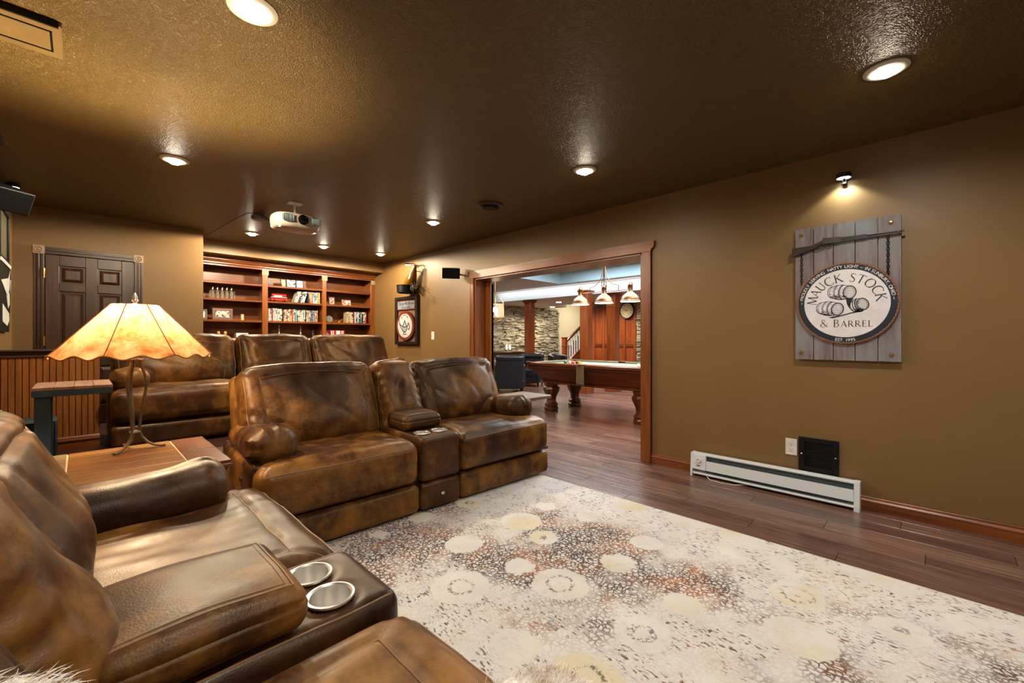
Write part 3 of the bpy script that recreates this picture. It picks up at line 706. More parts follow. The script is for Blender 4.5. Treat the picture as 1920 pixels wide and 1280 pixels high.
def make_console(parent, cx, wd, d, seed, fine=1.0):
    hx = wd/2; holes = [(-0.069, 0.145), (0.069, 0.145)]; top = 0.498
    yl = d+0.1; hy = yl/2; z0, z1 = 0.205, top; hz = (z1-z0)/2; c = Vector((cx, hy, (z0+z1)/2))
    def fn(q, n_, p):
        q = q.copy()
        if p[2] >= hz*0.999:
            for (a, b) in holes:
                dd = math.hypot(q.x-a, q.y+hy-b)
                q.z -= 0.115*(1-smooth3(0.0485, 0.0535, dd)); q.z -= 0.004*math.exp(-((dd-0.066)/0.012)**2)
            q.z += 0.004*nz(q.x*9, q.y*9, seed)
        else: q += n_*0.003*nz(q.x*9, q.y*9, q.z*9+seed)
        return c+q
    sh = Cushion(hx, hy, hz, 0.038, fn, 52, int(yl*150), 10); mb = MB(); sh.mesh(mb); o = mb.obj('console_body', LE, parent)
    pipe(sh, [[(-hx+0.012, -hy+0.02), (-hx+0.012, hy)], [(hx-0.012, -hy+0.02), (hx-0.012, hy)]], (2, 1), o)
    simple(parent, 'console_front', cx-hx+0.004, cx+hx-0.004, 0.0, 0.10, 0.03, 0.20, 0.03, seed, n=(10, 3, 8), puff=0.004)
    for (a, b) in holes:
        mb = MB(); mb.lathe([(0.0015, -0.068), (0.040, -0.068), (0.0445, -0.062), (0.047, -0.01), (0.0478, 0.002), (0.052, 0.0055), (0.0575, 0.0045), (0.0585, 0.0)], (cx+a, b, top+0.0015), 40, cap=False)
        mb.obj('cup_holder', M['steel'], parent)
    def extra(q, n_, p, h):
        if p[2] > 0: q.z += 0.014*(1-(p[0]/h[0])**4)*(1-(p[1]/h[1])**4)+0.005*nz(q.x*7, q.y*7, seed)
        if abs(n_.z) < 0.5: q = q-n_*0.006*math.exp(-((q.z-0.015)/0.006)**2)
        return q
    o, sh = simple(parent, 'console_lid', cx-hx+0.003, cx+hx-0.003, 0.225, d+0.01, 0.505, 0.598, 0.036, seed, 0.002, n=(20, 26, 10), puff=0.003, extra=extra)
    h = sh.h; e = 0.030
    pipe(sh, [[(-h[0]+e, h[1]), (-h[0]+e, -h[1]+e), (h[0]-e, -h[1]+e), (h[0]-e, h[1])]], (2, 1), o, r=0.0024)
    pipe(sh, [[(-h[0]+e+0.012, h[1]), (-h[0]+e+0.012, -h[1]+e+0.012), (h[0]-e-0.012, -h[1]+e+0.012), (h[0]-e-0.012, h[1])]], (2, 1), o, r=0.0016)
    mb = MB(); mb.lathe([(0.013, 0), (0.013, 0.004), (0.008, 0.006), (0.001, 0.006)], n=14, T=Matrix.Translation((cx, -0.003, 0.115)) @ Matrix.Rotation(PI/2, 4, 'X')); mb.obj('badge', M['chrome'], parent)
def sofa(name, label, segs, loc, rz, d, seed, group=None, fine=1.0, hgt=0.57, lean=21, bare0=False):
    r = root(name, label, 'sofa', loc, rz, group); W = sum(s[1] for s in segs); x = -W/2
    simple(r, 'base', -W/2+0.05, W/2-0.05, 0.07, 0.93, 0.018, 0.30, 0.02, seed, 0.0, n=(4, 3, 2), puff=0, mat=M['stitch_dark'])
    for sx in (-1, 1):
        for yy in (0.16, 0.86):
            mb = MB(); mb.lathe([(0.02, 0), (0.026, 0.03)], (sx*(W/2-0.14), yy, 0.0), 12); mb.obj('foot', M['black'], r)
    for i, (kd, wd) in enumerate(segs):
        outer = -1 if i == 0 else (1 if i == len(segs)-1 else 0); x1 = x+wd; cx = (x+x1)/2
        if kd == 'seat':
            make_seat(r, x+0.004, x1-0.004, d, seed+i*3.7, outer, fine=fine)
            simple(r, 'footrest', x+0.006, x1-0.006, 0.004, 0.10, 0.028, 0.198, 0.034, seed+i, 0.003, n=(24, 3, 8), puff=0.004)
            bx0, bx1 = x+0.004, x1-0.004
            if outer < 0: bx0 += 0.045
            if outer > 0: bx1 -= 0.045
            make_back(r, (bx0+bx1)/2, bx1-bx0, d, seed+i*5.3, outer=(1 if outer > 0 else 0), fine=fine, hgt=hgt, lean=lean, bare=(bare0 and i == 0))
        else:
            make_console(r, cx, wd-0.006, d, seed+i, fine)
            make_back(r, cx, wd+0.05, d-0.02, seed+i*2.1, narrow=True, fine=fine, hgt=hgt, thick=0.20, lean=lean, bare=bare0)
        x = x1
    make_arm(r, -1, W, seed+1, fine); make_arm(r, 1, W, seed+2, fine)
    a = math.radians(lean*0.62); U = Vector((0, math.sin(a), math.cos(a)))
    hx, hy, hz = W/2-0.03, 0.43, 0.07
    def fn(q, n_, p): return Vector((q.x, d+0.165, 0.06))+U*(q.y+hy)+Vector((0, q.z, 0))
    sh = Cushion(hx, hy, hz, 0.05, fn, 8, 6, 2); mb = MB(); sh.mesh(mb); mb.obj('back_shell', LE, r)
    return r
SEG = [('seat', 0.93), ('console', 0.32), ('seat', 0.92)]
s1 = sofa('reclining_sofa', 'brown leather two seat reclining sofa with middle console, in the room centre beside the rug', SEG, (1.70, 2.335, 0), -0.035, 0.49, 1.3, 'brown leather reclining sofas')
s2 = sofa('reclining_sofa', 'nearest brown leather reclining sofa at lower left, its steel cup holders closest to view', [('seat', 0.93), ('console', 0.345), ('seat', 0.92)], (0.585, 1.135, 0), PI/2, 0.575, 11.7, 'brown leather reclining sofas', fine=1.25, hgt=0.52, bare0=True)
s3 = sofa('reclining_sofa', 'brown leather three seat sofa on the raised platform before the bookcase', [('seat', 0.99), ('seat', 0.76), ('seat', 1.02)], (1.555, 4.56, RZ), 0, 0.50, 23.1, 'brown leather reclining sofas', fine=0.7, hgt=0.54)
mb = MB(); mb.lathe([(0.016, 0), (0.018, 0.004), (0.008, 0.006), (0.001, 0.006)], n=14, T=Matrix.Translation((-1.085, 0.36, 0.36)) @ Matrix.Rotation(-PI/2, 4, 'Y')); mb.obj('recline_button', M['chrome'], s1)
# ------------------------------------------------------------------ rug
k = N('distressed cream rug'); v = k.coord()
big = k.noise(v, 1.15, 3, 0.5, 0.3); big2 = k.noise(k.coord((1, 1, 1), rot=(0, 0, 0.6)), 2.6, 3, 0.6)
warp = k.n('ShaderNodeVectorMath', operation='ADD'); nw = k.n('ShaderNodeTexNoise'); nw.inputs['Scale'].default_value = 22; nw.inputs['Detail'].default_value = 3; k.l(v, nw.inputs['Vector'])
wsc = k.n('ShaderNodeVectorMath', operation='SCALE'); wsc.inputs['Scale'].default_value = 0.030; k.l(nw.outputs['Color'], wsc.inputs[0]); k.l(v, warp.inputs[0]); k.l(wsc.outputs[0], warp.inputs[1]); wv_ = warp.outputs[0]
net = k.vor(wv_, 44, 'DISTANCE_TO_EDGE'); speck = k.noise(v, 95, 2, 0.7)
line = k.math('MULTIPLY', k.step(net, 0.09, 0.20, inv=True), k.step(speck, 0.34, 0.46))
med = k.vor(wv_, 2.75, 'F1', 0.42); mcol = k.vor(wv_, 2.75, 'F1', 0.42, 'Color'); mcs = k.n('ShaderNodeSeparateColor'); k.l(mcol, mcs.inputs[0]); mr = k.math('ADD', k.math('MULTIPLY', mcs.outputs[0], 0.14), 0.24)
inmed = k.step(k.math('ADD', k.math('SUBTRACT', med, mr), k.math('MULTIPLY', k.math('SUBTRACT', k.noise(v, 30, 3, 0.7), 0.5), 0.10)), -0.012, 0.012, inv=True)
ring = k.math('MULTIPLY', k.step(med, 0.135, 0.155), k.step(med, 0.18, 0.20, inv=True)); dot = k.step(med, 0.03, 0.05, inv=True)
ringm = k.math('MULTIPLY', k.math('MULTIPLY', k.math('MAXIMUM', ring, dot), k.step(k.noise(v, 60, 3, 0.7), 0.47, 0.56)), k.step(mcs.outputs[1], 0.45, 0.5))
fade = k.step(k.math('ADD', k.math('MULTIPLY', big, 0.6), k.math('MULTIPLY', big2, 0.4)), 0.45, 0.54)
sx = k.n('ShaderNodeSeparateXYZ'); k.l(v, sx.inputs[0])
border = k.step(sx.outputs['X'], 2.18, 2.42); inner = k.math('SUBTRACT', 1.0, border)
body = k.math('MULTIPLY', k.math('MULTIPLY', line, k.math('SUBTRACT', 1.0, inmed)), k.math('ADD', k.math('MULTIPLY', fade, 0.90), 0.10))
body = k.math('MULTIPLY', body, k.math('ADD', k.math('MULTIPLY', inner, 0.95), 0.05))
fl_ = k.noise(k.coord((60, 22, 1)), 1.6, 2, 0.6, 0.6); fleck = k.math('MULTIPLY', k.step(fl_, 0.56, 0.62), k.step(k.noise(v, 7, 2), 0.38, 0.55))
fleck = k.math('MULTIPLY', fleck, k.math('SUBTRACT', 1.0, k.math('MULTIPLY', inmed, 0.85)))
ink = k.math('MAXIMUM', body, k.math('MULTIPLY', fleck, 0.9)); ink = k.math('MAXIMUM', ink, k.math('MULTIPLY', k.math('MULTIPLY', ringm, inner), 0.8))
tone = k.noise(v, 4.5, 3, 0.6); inkc = k.ramp(tone, [(0.30, rgb('#261b1f')), (0.42, rgb('#402a22')), (0.54, rgb('#6f4228')), (0.68, rgb('#a3683a'))])
tint = k.math('MULTIPLY', inmed, k.step(k.noise(v, 1.9, 2), 0.48, 0.62))
pile = k.noise(v, 240, 2, 0.8)
creamc = k.mix(k.math('MULTIPLY', tint, 0.6), k.ramp(k.noise(v, 6, 3), [(0.3, rgb('#d0cdc8')), (0.7, rgb('#dedcd7'))]), rgb('#d2c193'))
creamc = k.mix(k.math('MULTIPLY', k.step(k.noise(v, 2.1, 3), 0.5, 0.7), 0.35), creamc, rgb('#dcc6ab'))
creamc = k.mix(k.math('MULTIPLY', pile, 0.22), creamc, rgb('#a08f7a'))
k.base(k.mix(ink, creamc, inkc)); k.set(Roughness=0.95); k.b.inputs['Specular IOR Level'].default_value = 0.15
k.b.inputs['Sheen Weight'].default_value = 0.25
k.norm(k.bump(k.math('ADD', pile, k.math('MULTIPLY', ink, -0.6)), 0.5, 0.006)); M['rug'] = k.m
rug = root('rug', 'large distressed cream and brown patterned area rug', 'rug', (0, 0, 0))
mb = MB(); nx, ny = 42, 90; X0, X1, Y0, Y1 = 0.47, 2.70, -2.1, 2.40
vs_ = []; fs = []
for j in range(ny+1):
    for i in range(nx+1):
        x = X0+(X1-X0)*i/nx; y = Y0+(Y1-Y0)*j/ny; vs_.append((x, y, 0.012+0.0015*nz(x*5, y*5)))
for j in range(ny):
    for i in range(nx): a = j*(nx+1)+i; fs.append((a, a+1, a+nx+2, a+nx+1))
mb.add(vs_, fs); mb.box(X0, X1, Y0, Y1, 0.0, 0.0095); mb.obj('pile', M['rug'], rug)
mb = MB()
for (a, b) in (((X0, Y1), (X1, Y1)), ((X1, Y1), (X1, Y0)), ((X0, Y0), (X1, Y0)), ((X0, Y0), (X0, Y1))): mb.tube([(a[0], a[1], 0.0065), (b[0], b[1], 0.0065)], 0.0062, 8)
mb.obj('bound_edge', flat('grey rug binding', '#b3a999', 0.9), rug)
# ------------------------------------------------------------------ fur throw over the nearest seat
fur = root('fur_throw', 'fluffy white fur throw over the near seat, its tip at the bottom edge', 'throw', (0, 0, 0))
def fur_path(t):
    P = [Vector((-0.30, 0, 0.98)), Vector((-0.20, 0, 1.01)), Vector((-0.10, 0, 0.93)), Vector((-0.035, 0, 0.76)), Vector((0.02, 0, 0.60)), Vector((0.10, 0, 0.54)), Vector((0.34, 0, 0.545)), Vector((0.54, 0, 0.525)), Vector((0.645, 0, 0.49)), Vector((0.68, 0, 0.38)), Vector((0.67, 0, 0.26))]
    f = t*(len(P)-1); i = min(int(f), len(P)-2); f -= i; return P[i].lerp(P[i+1], f)
NT, NS = 60, 18; grid = []
for i in range(NT+1):
    t = i/NT; row = []; c_ = fur_path(t); q = fur_path(min(1, t+0.01))-fur_path(max(0, t-0.01)); nn = Vector((-q.z, 0, q.x)).normalized(); 
    if nn.z < 0 and t < 0.1: nn = -nn
    if i > NT*0.12 and nn.x < -0.2: nn = -nn
    wmax = 0.36+0.36*smooth3(0.16, 0.33, t)-0.16*smooth3(0.34, 0.50, t)+0.02*math.sin(t*9)-0.035*smooth3(0.62, 0.75, t)-0.10*smooth3(0.88, 1.0, t); wmin = 0.06
    if t > 0.86: wmax -= 0.0*(t-0.86)
    for j in range(NS+1):
        s = j/NS; y = wmin+(wmax-wmin)*s; p = c_+nn*(0.012+0.008*nz(y*14, t*9)); p.y = y; row.append((p, nn))
    grid.append(row)
mb = MB(); vs_ = [g[0] for r_ in grid for g in r_]; fs = [(i*(NS+1)+j, i*(NS+1)+j+1, (i+1)*(NS+1)+j+1, (i+1)*(NS+1)+j) for i in range(NT) for j in range(NS)]
mb.add(vs_, fs); k = N('white fur'); v = k.coord(); k.base(k.ramp(k.noise(v, 26, 3), [(0.35, rgb('#b7a48c')), (0.5, rgb('#e4dcd2')), (0.7, rgb('#f2eeea'))])); k.set(Roughness=0.8); M['fur'] = k.m
mb.obj('hide', M['fur'], fur)
mb = MB(); rnd = random.Random(5)
for _ in range(26000):
    ti = rnd.random()*(NT-1); si = rnd.random()*NS; i, j = int(ti), min(int(si), NS-1); (p, n1) = grid[i][j]; (p2, _n) = grid[i+1][j]; (p3, _n) = grid[i][j+1]
    b = p+(p2-p)*(ti-i)+(p3-p)*(si-j); d = Vector((rnd.gauss(0, 0.5), rnd.gauss(0, 0.5), rnd.gauss(0, 0.5)))+n1*1.0+(p2-p).normalized()*0.8; d.normalize(); L_ = rnd.uniform(0.018, 0.034); sdv = d.cross(Vector((rnd.gauss(0, 1), rnd.gauss(0, 1), rnd.gauss(0, 1)))).normalized()*0.0007
    m1 = b+d*L_*0.5+n1*0.003; tip = b+d*L_-Vector((0, 0, 0.004)); mb.add([b-sdv, b+sdv, m1+sdv*0.8, m1-sdv*0.8, tip], [(0, 1, 2, 3), (3, 2, 4)])
o = mb.obj('fur_strands', M['fur'], fur, smooth=False); o['kind'] = 'stuff'
# ------------------------------------------------------------------ end table (trunk) with planked top
TZ = 0.60
tb = root('end_table', 'square wooden trunk end table with planked top in the sofa corner, under the lamp', 'table', (0.15, 2.575, 0))
mt = wood('honey brown table plank', '#57391d', '#7d5629', '#976b38', 'X', 0.3); mtd = wood('dark table end board', '#3f2010', '#5f3215', '#7d4a24', 'Y', 0.3); mbd = wood('table body wood', '#3b1f0e', '#5d3114', '#7c4620', 'X', 0.4)
hx, hy = 0.33, 0.325
mb = MB(); mb.box(-hx+0.02, hx-0.02, -hy+0.02, hy-0.02, 0.06, TZ-0.03, 0.006); mb.obj('body', mbd, tb)
mb = MB(); mb.box(-hx-0.004, hx+0.004, -hy-0.004, hy+0.004, TZ-0.034, TZ-0.014, 0.004); mb.obj('apron', mbd, tb)
mb = MB(); mb.box(-hx+0.01, hx-0.01, -hy+0.005, hy-0.005, TZ-0.016, TZ-0.0035); mb.obj('groove_bed', flat('pale grout line', '#c9b088', 0.6), tb, smooth=False)
xa, xb = -0.188, 0.188
for j in range(5):
    w_ = 2*hy/5; mb = MB(); mb.box(xa+0.003, xb-0.003, -hy+j*w_+0.003, -hy+(j+1)*w_-0.003, TZ-0.014, TZ, 0.0015); mb.obj('plank', mt, tb, smooth=False)
mtl = wood('pale table end board', '#5c4a30', '#766042', '#8b734f', 'Y', 0.4)
for (x0, x1, mm) in ((-hx, xa-0.003, mtl), (xb+0.003, hx, mtd)):
    for (y0, y1) in ((-hy, -0.0015), (0.0015, hy)):
        mb = MB(); mb.box(x0, x1, y0, y1, TZ-0.014, TZ, 0.0015); mb.obj('end_board', mm, tb, smooth=False)
for sx in (-1, 1):
    for sy in (-1, 1): mb = MB(); mb.box(sx*(hx-0.01), sx*(hx-0.06), sy*(hy-0.01), sy*(hy-0.06), 0, TZ-0.034, 0.004); mb.obj('corner_post', mbd, tb)
Pf = lambda u, v, h: (u, -hy+0.018-h, v)
mb = MB(); mb.prism([(-0.09, 0.45), (-0.07, 0.465), (-0.03, 0.455), (0, 0.475), (0.03, 0.455), (0.07, 0.465), (0.09, 0.45), (0.07, 0.43), (0.03, 0.44), (0, 0.42), (-0.03, 0.44), (-0.07, 0.43)], 0, 0.005, Pf); fixn(mb.obj('iron_plate', M['black'], tb, smooth=False))
mb = MB(); mb.tube([(-0.06, -hy+0.008, 0.45), (-0.055, -hy-0.012, 0.42), (0, -hy-0.014, 0.405), (0.055, -hy-0.012, 0.42), (0.06, -hy+0.008, 0.45)], 0.005, 8); mb.obj('drop_handle', M['black'], tb)
Pt = lambda u, v, h: (u, v, TZ+h)
mb = MB()
for q in range(14):
    a = 2*PI*q/14; mb.stroke([(0.262+0.030*math.cos(a), 0.02+0.035*math.sin(a)), (0.262+0.040*math.cos(a+0.2), 0.02+0.048*math.sin(a+0.2))], 0.003, 0.0006, Pt)
for q in range(4): mb.stroke([(0.242, 0.002+q*0.011), (0.283, 0.004+q*0.011)], 0.003, 0.0006, Pt)
mb.obj('printed_crest', flat('faded grey print', '#8f8578', 0.6), tb, smooth=False)
# ------------------------------------------------------------------ table lamp
lp = root('table_lamp', 'table lamp with glowing parchment shade on three bent iron legs, on the end table', 'lamp', (0.192, 2.79, TZ))
LM = 0.436
for i in range(3):
    a = math.radians(-133+120*i); cs, sn = math.cos(a), math.sin(a)
    prof = [(0.118, 0.0075), (0.100, 0.007), (0.075, 0.013), (0.048, 0.030), (0.026, 0.058), (0.0165, 0.086), (0.0175, 0.12), (0.025, 0.19), (0.038, 0.27), (0.044, 0.32), (0.037, 0.365), (0.024, 0.41), (0.020, 0.436)]
    mb = MB(); mb.tube([(r_*cs, r_*sn, z) for r_, z in prof], 0.0062, 8); mb.obj('leg', M['iron'], lp)
mb = MB(); mb.lathe([(0.010, 0.083), (0.0215, 0.083), (0.0215, 0.091), (0.010, 0.091)], n=20); mb.obj('leg_ring', M['steel'], lp)
mb = MB(); mb.lathe([(0.002, LM), (0.034, LM), (0.034, LM+0.006), (0.012, LM+0.010), (0.009, LM+0.02), (0.016, LM+0.025), (0.016, LM+0.05), (0.002, LM+0.05)], n=20); mb.obj('socket', M['iron'], lp)
mb = MB(); mb.lathe([(0.012, 0.0), (0.018, 0.015), (0.028, 0.04), (0.028, 0.055), (0.018, 0.075), (0.002, 0.080)], (0, 0, LM+0.045), 16); mb.obj('bulb', emit('warm bulb glass', (1.0, 0.72, 0.4), 12.0), lp)
k = N('parchment lamp shade'); v = k.coord(); nn = k.noise(v, 14, 5, 0.68, 1.6); n2 = k.noise(v, 5, 3, 0.6, 1.0)
sz = k.n('ShaderNodeSeparateXYZ'); k.l(v, sz.inputs[0])
cc = k.ramp(k.math('ADD', k.math('MULTIPLY', nn, 0.5), k.math('MULTIPLY', n2, 0.5)), [(0.38, rgb('#9a5c2c')), (0.47, rgb('#b57f4e')), (0.58, rgb('#c29a70'))])
tr = k.n('ShaderNodeBsdfTranslucent'); df = k.n('ShaderNodeBsdfDiffuse'); mx = k.n('ShaderNodeMixShader'); mx.inputs[0].default_value = 0.5
k.l(cc, tr.inputs[0]); k.l(cc, df.inputs[0]); k.l(df.outputs[0], mx.inputs[1]); k.l(tr.outputs[0], mx.inputs[2]); k.l(mx.outputs[0], k.out.inputs[0])
bmp = k.bump(nn, 0.5, 0.006); k.l(bmp, tr.inputs['Normal']); k.l(bmp, df.inputs['Normal']); M['shade'] = k.m
zb, zt = 0.462, 0.708; rb, rt = 0.312, 0.094
def shade_pt(a, t, out=0.0):
    r_ = rb+(rt-rb)*t; seg = PI/4; loc_ = (a+PI/8) % seg-seg/2; f = math.cos(seg/2)/math.cos(loc_); r_ = r_*(1+(f-1)*0.75)+out
    z = zb+(zt-zb)*t
    if t <= 0.001: z += 0.009*math.cos(a*16)-0.004
    return Vector((r_*math.cos(a), r_*math.sin(a), z+0.0015*nz(a*5, t*6)))
mb = MB(); NA, NB = 128, 20; vs_ = [shade_pt(2*PI*i/NA, j/NB, 0.0035*nz(4*math.cos(2*PI*i/NA), 4*math.sin(2*PI*i/NA), j*0.35)) for j in range(NB+1) for i in range(NA)]
mb.add(vs_, [(j*NA+i, j*NA+(i+1) % NA, (j+1)*NA+(i+1) % NA, (j+1)*NA+i) for j in range(NB) for i in range(NA)]); sh_o = mb.obj('shade', M['shade'], lp)
rib = flat('shade seam cord', '#a8672b', 0.7)
for i in range(8):
    a = PI/8+i*PI/4; mb = MB(); mb.tube([shade_pt(a, t/6, 0.003) for t in range(7)], 0.0022, 6); mb.obj('shade_seam', rib, sh_o)
mb = MB(); mb.tube([shade_pt(2*PI*i/NA, 0.0, 0.0015) for i in range(NA)], 0.003, 6, closed=True); mb.obj('scalloped_edge', rib, sh_o)
mb = MB()
for i in range(3): a = i*2*PI/3; mb.cyl((0, 0, zt-0.01), (rt*math.cos(a), rt*math.sin(a), zt-0.005), 0.0018, n=6)
mb.cyl((0, 0, LM+0.20), (0.0, 0.0, zt+0.004), 0.003, n=6); mb.obj('harp', M['iron'], lp)
mb = MB(); mb.lathe([(0.004, 0), (0.011, 0.004), (0.006, 0.010), (0.013, 0.020), (0.009, 0.030), (0.010, 0.038), (0.005, 0.050), (0.001, 0.060)], (0, 0, zt+0.002), 10); mb.obj('finial', M['steel'], lp)
point('lamp bulb light', (0.197, 2.822, TZ+LM+0.168), LAMP_W, (1.0, 0.78, 0.50), 0.03)
spot('added upward spot', (0.197, 2.822, TZ+LM+0.170), 130, 100, (1.0, 0.76, 0.45), 0.03, 0.5, (PI, 0, 0))  # extra spot added inside the lamp to brighten the ceiling above
# ------------------------------------------------------------------ C shaped side table and box by the half wall
ct = root('side_table', 'narrow side table with plank top and distressed teal frame before the half wall', 'table', (-0.025, 4.215, 0))
topm = wood('brown side table plank', '#6b4a38', '#8f6a55', '#a98570', 'Y', 0.5)
for i in range(4):
    mb = MB(); x0 = -0.185+i*0.0925; mb.box(x0+0.001, x0+0.0915, -0.245, 0.245, 0.815, 0.835, 0.002); mb.obj('plank', topm, ct, smooth=False)
mb = MB(); mb.box(-0.185, 0.185, -0.245, -0.22, 0.775, 0.815, 0.002); mb.box(-0.185, 0.185, 0.22, 0.245, 0.775, 0.815, 0.002); mb.box(-0.185, -0.16, -0.22, 0.22, 0.775, 0.815, 0.002); mb.box(0.16, 0.185, -0.22, 0.22, 0.775, 0.815, 0.002); mb.obj('apron', M['teal'], ct)
mb = MB(); mb.box(-0.175, -0.105, -0.215, -0.155, RZ, 0.776, 0.003); 
mb.obj('leg', M['teal'], ct)
mb = MB(); mb.box(-0.175, -0.105, 0.155, 0.215, RZ, 0.776, 0.003); mb.obj('leg', M['teal'], ct)
mb = MB(); mb.box(-0.175, 0.17, -0.215, -0.155, RZ+0.001, RZ+0.04, 0.003); mb.box(-0.175, 0.17, 0.155, 0.215, RZ+0.001, RZ+0.04, 0.003); mb.obj('foot_runner', M['teal'], ct)
bx = root('subwoofer', 'dark teal box standing on the platform against the half wall', 'speaker', (-0.265, 4.72, RZ))
mb = MB(); mb.box(-0.165, 0.145, -0.16, 0.16, 0.015, 0.285, 0.006); mb.obj('cabinet', M['navy'], bx)
mb = MB(); mb.box(-0.167, 0.147, -0.162, 0.162, 0.283, 0.293, 0.003); mb.obj('top', flat('teal grey top', '#32464a', 0.35), bx)
for sx in (-0.13, 0.11):
    for sy in (-0.12, 0.12): mb = MB(); mb.lathe([(0.016, 0), (0.018, 0.016)], (sx, sy, 0), 10); mb.obj('foot', M['black'], bx)
# small side table behind the sofa end
se = root('side_table', 'low square wooden side table behind the right arm of the middle sofa', 'table', (3.27, 3.06, 0))
mb = MB(); mb.box(-0.21, 0.21, -0.21, 0.21, 0.52, 0.555, 0.006); mb.obj('tabletop', wood('greyish brown tabletop', '#4c3b2c', '#6f5a45', '#8a745a', 'X', 0.4), se)
for (lx, ly) in ((-0.18, 0.18), (-0.18, 0.10), (-0.18, -0.10), (0.05, 0.18)): mb = MB(); mb.box(lx-0.012, lx+0.012, ly-0.012, ly+0.012, 0.02, 0.52, 0.003); mb.obj('leg', M['black'], se)
mb = MB(); mb.box(-0.195, 0.18, -0.19, 0.195, 0.0, 0.02, 0.004); mb.obj('base_plate', M['black'], se)
# ------------------------------------------------------------------ projector
pj = root('projector', 'white ceiling mounted projector with grey grilles and dark lens', 'projector', (1.455, 4.36, H))
def sup(a, hx_, hy_, e=3.2):
    c_, s_ = math.cos(a), math.sin(a); return (hx_*math.copysign(abs(c_)**(2/e), c_), hy_*math.copysign(abs(s_)**(2/e), s_))
mb = MB(); NA = 40; lv = [(-0.262, 0.80, 0.72), (-0.255, 0.90, 0.86), (-0.235, 0.97, 0.95), (-0.20, 1.0, 1.0), (-0.155, 1.0, 1.0), (-0.138, 0.97, 0.97), (-0.130, 0.90, 0.92)]
vs_ = []
for (z, a_, b_) in lv:
    for i in range(NA): p = sup(2*PI*i/NA, 0.205*a_, 0.155*b_); vs_.append((p[0], p[1], z))
fs = [(j*NA+i, j*NA+(i+1) % NA, (j+1)*NA+(i+1) % NA, (j+1)*NA+i) for j in range(len(lv)-1) for i in range(NA)]+[tuple(reversed(range(NA))), tuple(range((len(lv)-1)*NA, len(lv)*NA))]
mb.add(vs_, fs); mb.obj('body', flat('warm white shell', '#c9bfb2', 0.35), pj)
for (cx, wd) in ((-0.105, 0.052), (0.135, 0.040)):
    g_ = None; mb = MB(); pts = [sup(2*PI*i/24, wd, 0.036, 4) for i in range(24)]; mb.prism([(cx+a, -0.183+b) for a, b in pts], 0.146, 0.157, lambda u, v, h: (u, -h, v)); g_ = fixn(mb.obj('grille', M['greymetal'], pj, smooth=False))
    for q in range(7):
        x_ = cx-wd*0.8+q*wd*1.6/6; mb = MB(); mb.box(x_-0.003, x_+0.003, -0.163, -0.155, -0.213, -0.153, 0.001); mb.obj('slat', M['greymetal'], g_)
Tl = Matrix.Translation((0.02, -0.150, -0.183)) @ Matrix.Rotation(PI/2, 4, 'X')
mb = MB(); mb.lathe([(0.046, 0), (0.046, 0.012), (0.040, 0.014), (0.036, 0.004), (0.034, 0.004)], n=32, T=Tl, cap=False); mb.lathe([(0.034, 0.004), (0.028, 0.010), (0.012, 0.014), (0.001, 0.015)], n=32, T=Tl, cap=False); mb.obj('lens', flat('dark glass lens', '#0a0c0f', 0.08), pj)
mb = MB(); mb.box(-0.06, 0.06, -0.05, 0.05, -0.006, 0.0, 0.002); mb.cyl((0, 0, -0.006), (0, 0, -0.10), 0.013, n=14); mb.box(-0.04, 0.04, -0.03, 0.03, -0.134, -0.10, 0.004); mb.obj('mount', M['white'], pj)
for x_ in (-0.16, 0.16): mb = MB(); mb.lathe([(0.014, -0.27), (0.014, -0.255)], (x_, -0.09, 0), 12); mb.obj('foot', M['white'], pj)
wb = root('ceiling_outlet', 'white plate and grey box on the ceiling left of the projector', 'outlet', (1.33, 5.06, H))
mb = MB(); mb.box(-0.045, 0.045, -0.06, 0.06, -0.008, 0.0, 0.003); mb.obj('plate', M['white'], wb)
mb = MB(); mb.lathe([(0.055, -0.055), (0.065, -0.045), (0.065, -0.018), (0.05, -0.008)], (0.0, -0.03, 0), 20, sx=1.25); mb.obj('box', M['greymetal'], wb)
mb = MB(); mb.tube([(1.30, 4.50, 2.25), (1.26, 4.62, 2.32), (1.24, 4.78, 2.385), (1.21, 5.00, 2.430), (1.16, 5.6, 2.432), (1.10, 6.1, 2.40), (1.065, 6.3, 2.40), (1.06, 6.6, 2.43)], 0.004, 6)
tag(mb.obj('projector_cable', M['black']), 'black cable drooping along the ceiling from the projector to the wall corner', 'cable')
# ------------------------------------------------------------------ loudspeakers
def speaker(lab, loc, rz, tilt, s):
    r = root('wall_speaker', lab, 'speaker', loc, rz, 'surround speakers'); T = Matrix.Rotation(tilt, 4, 'X')
    mb = MB(); w_, h_, d_ = 0.125*s, 0.075*s, 0.07*s
    pts = [(-w_, -d_, -h_), (w_, -d_, -h_), (w_*0.8, d_, -h_*0.9), (-w_*0.8, d_, -h_*0.9), (-w_, -d_, h_), (w_, -d_, h_), (w_*0.8, d_, h_*0.9), (-w_*0.8, d_, h_*0.9)]
    mb.add([T @ Vector(p) for p in pts], [(0, 3, 2, 1), (4, 5, 6, 7), (0, 1, 5, 4), (1, 2, 6, 5), (2, 3, 7, 6), (3, 0, 4, 7)]); o = mb.obj('cabinet', M['speaker'], r, smooth=False)
    bv = o.modifiers.new('b', 'BEVEL'); bv.width = 0.006; bv.segments = 2
    mb = MB(); mb.box(-w_*0.94, w_*0.94, -d_-0.006, -d_+0.001, -h_*0.92, h_*0.92, 0.003, T=T); mb.obj('grille', M['blackmatt'], r)
    return r, T, d_, h_
r_, T_, d_, h_ = speaker('black wall speaker on a bracket left of the opening', (3.52, 4.63, 2.03), math.radians(-35), math.radians(14), 0.95)
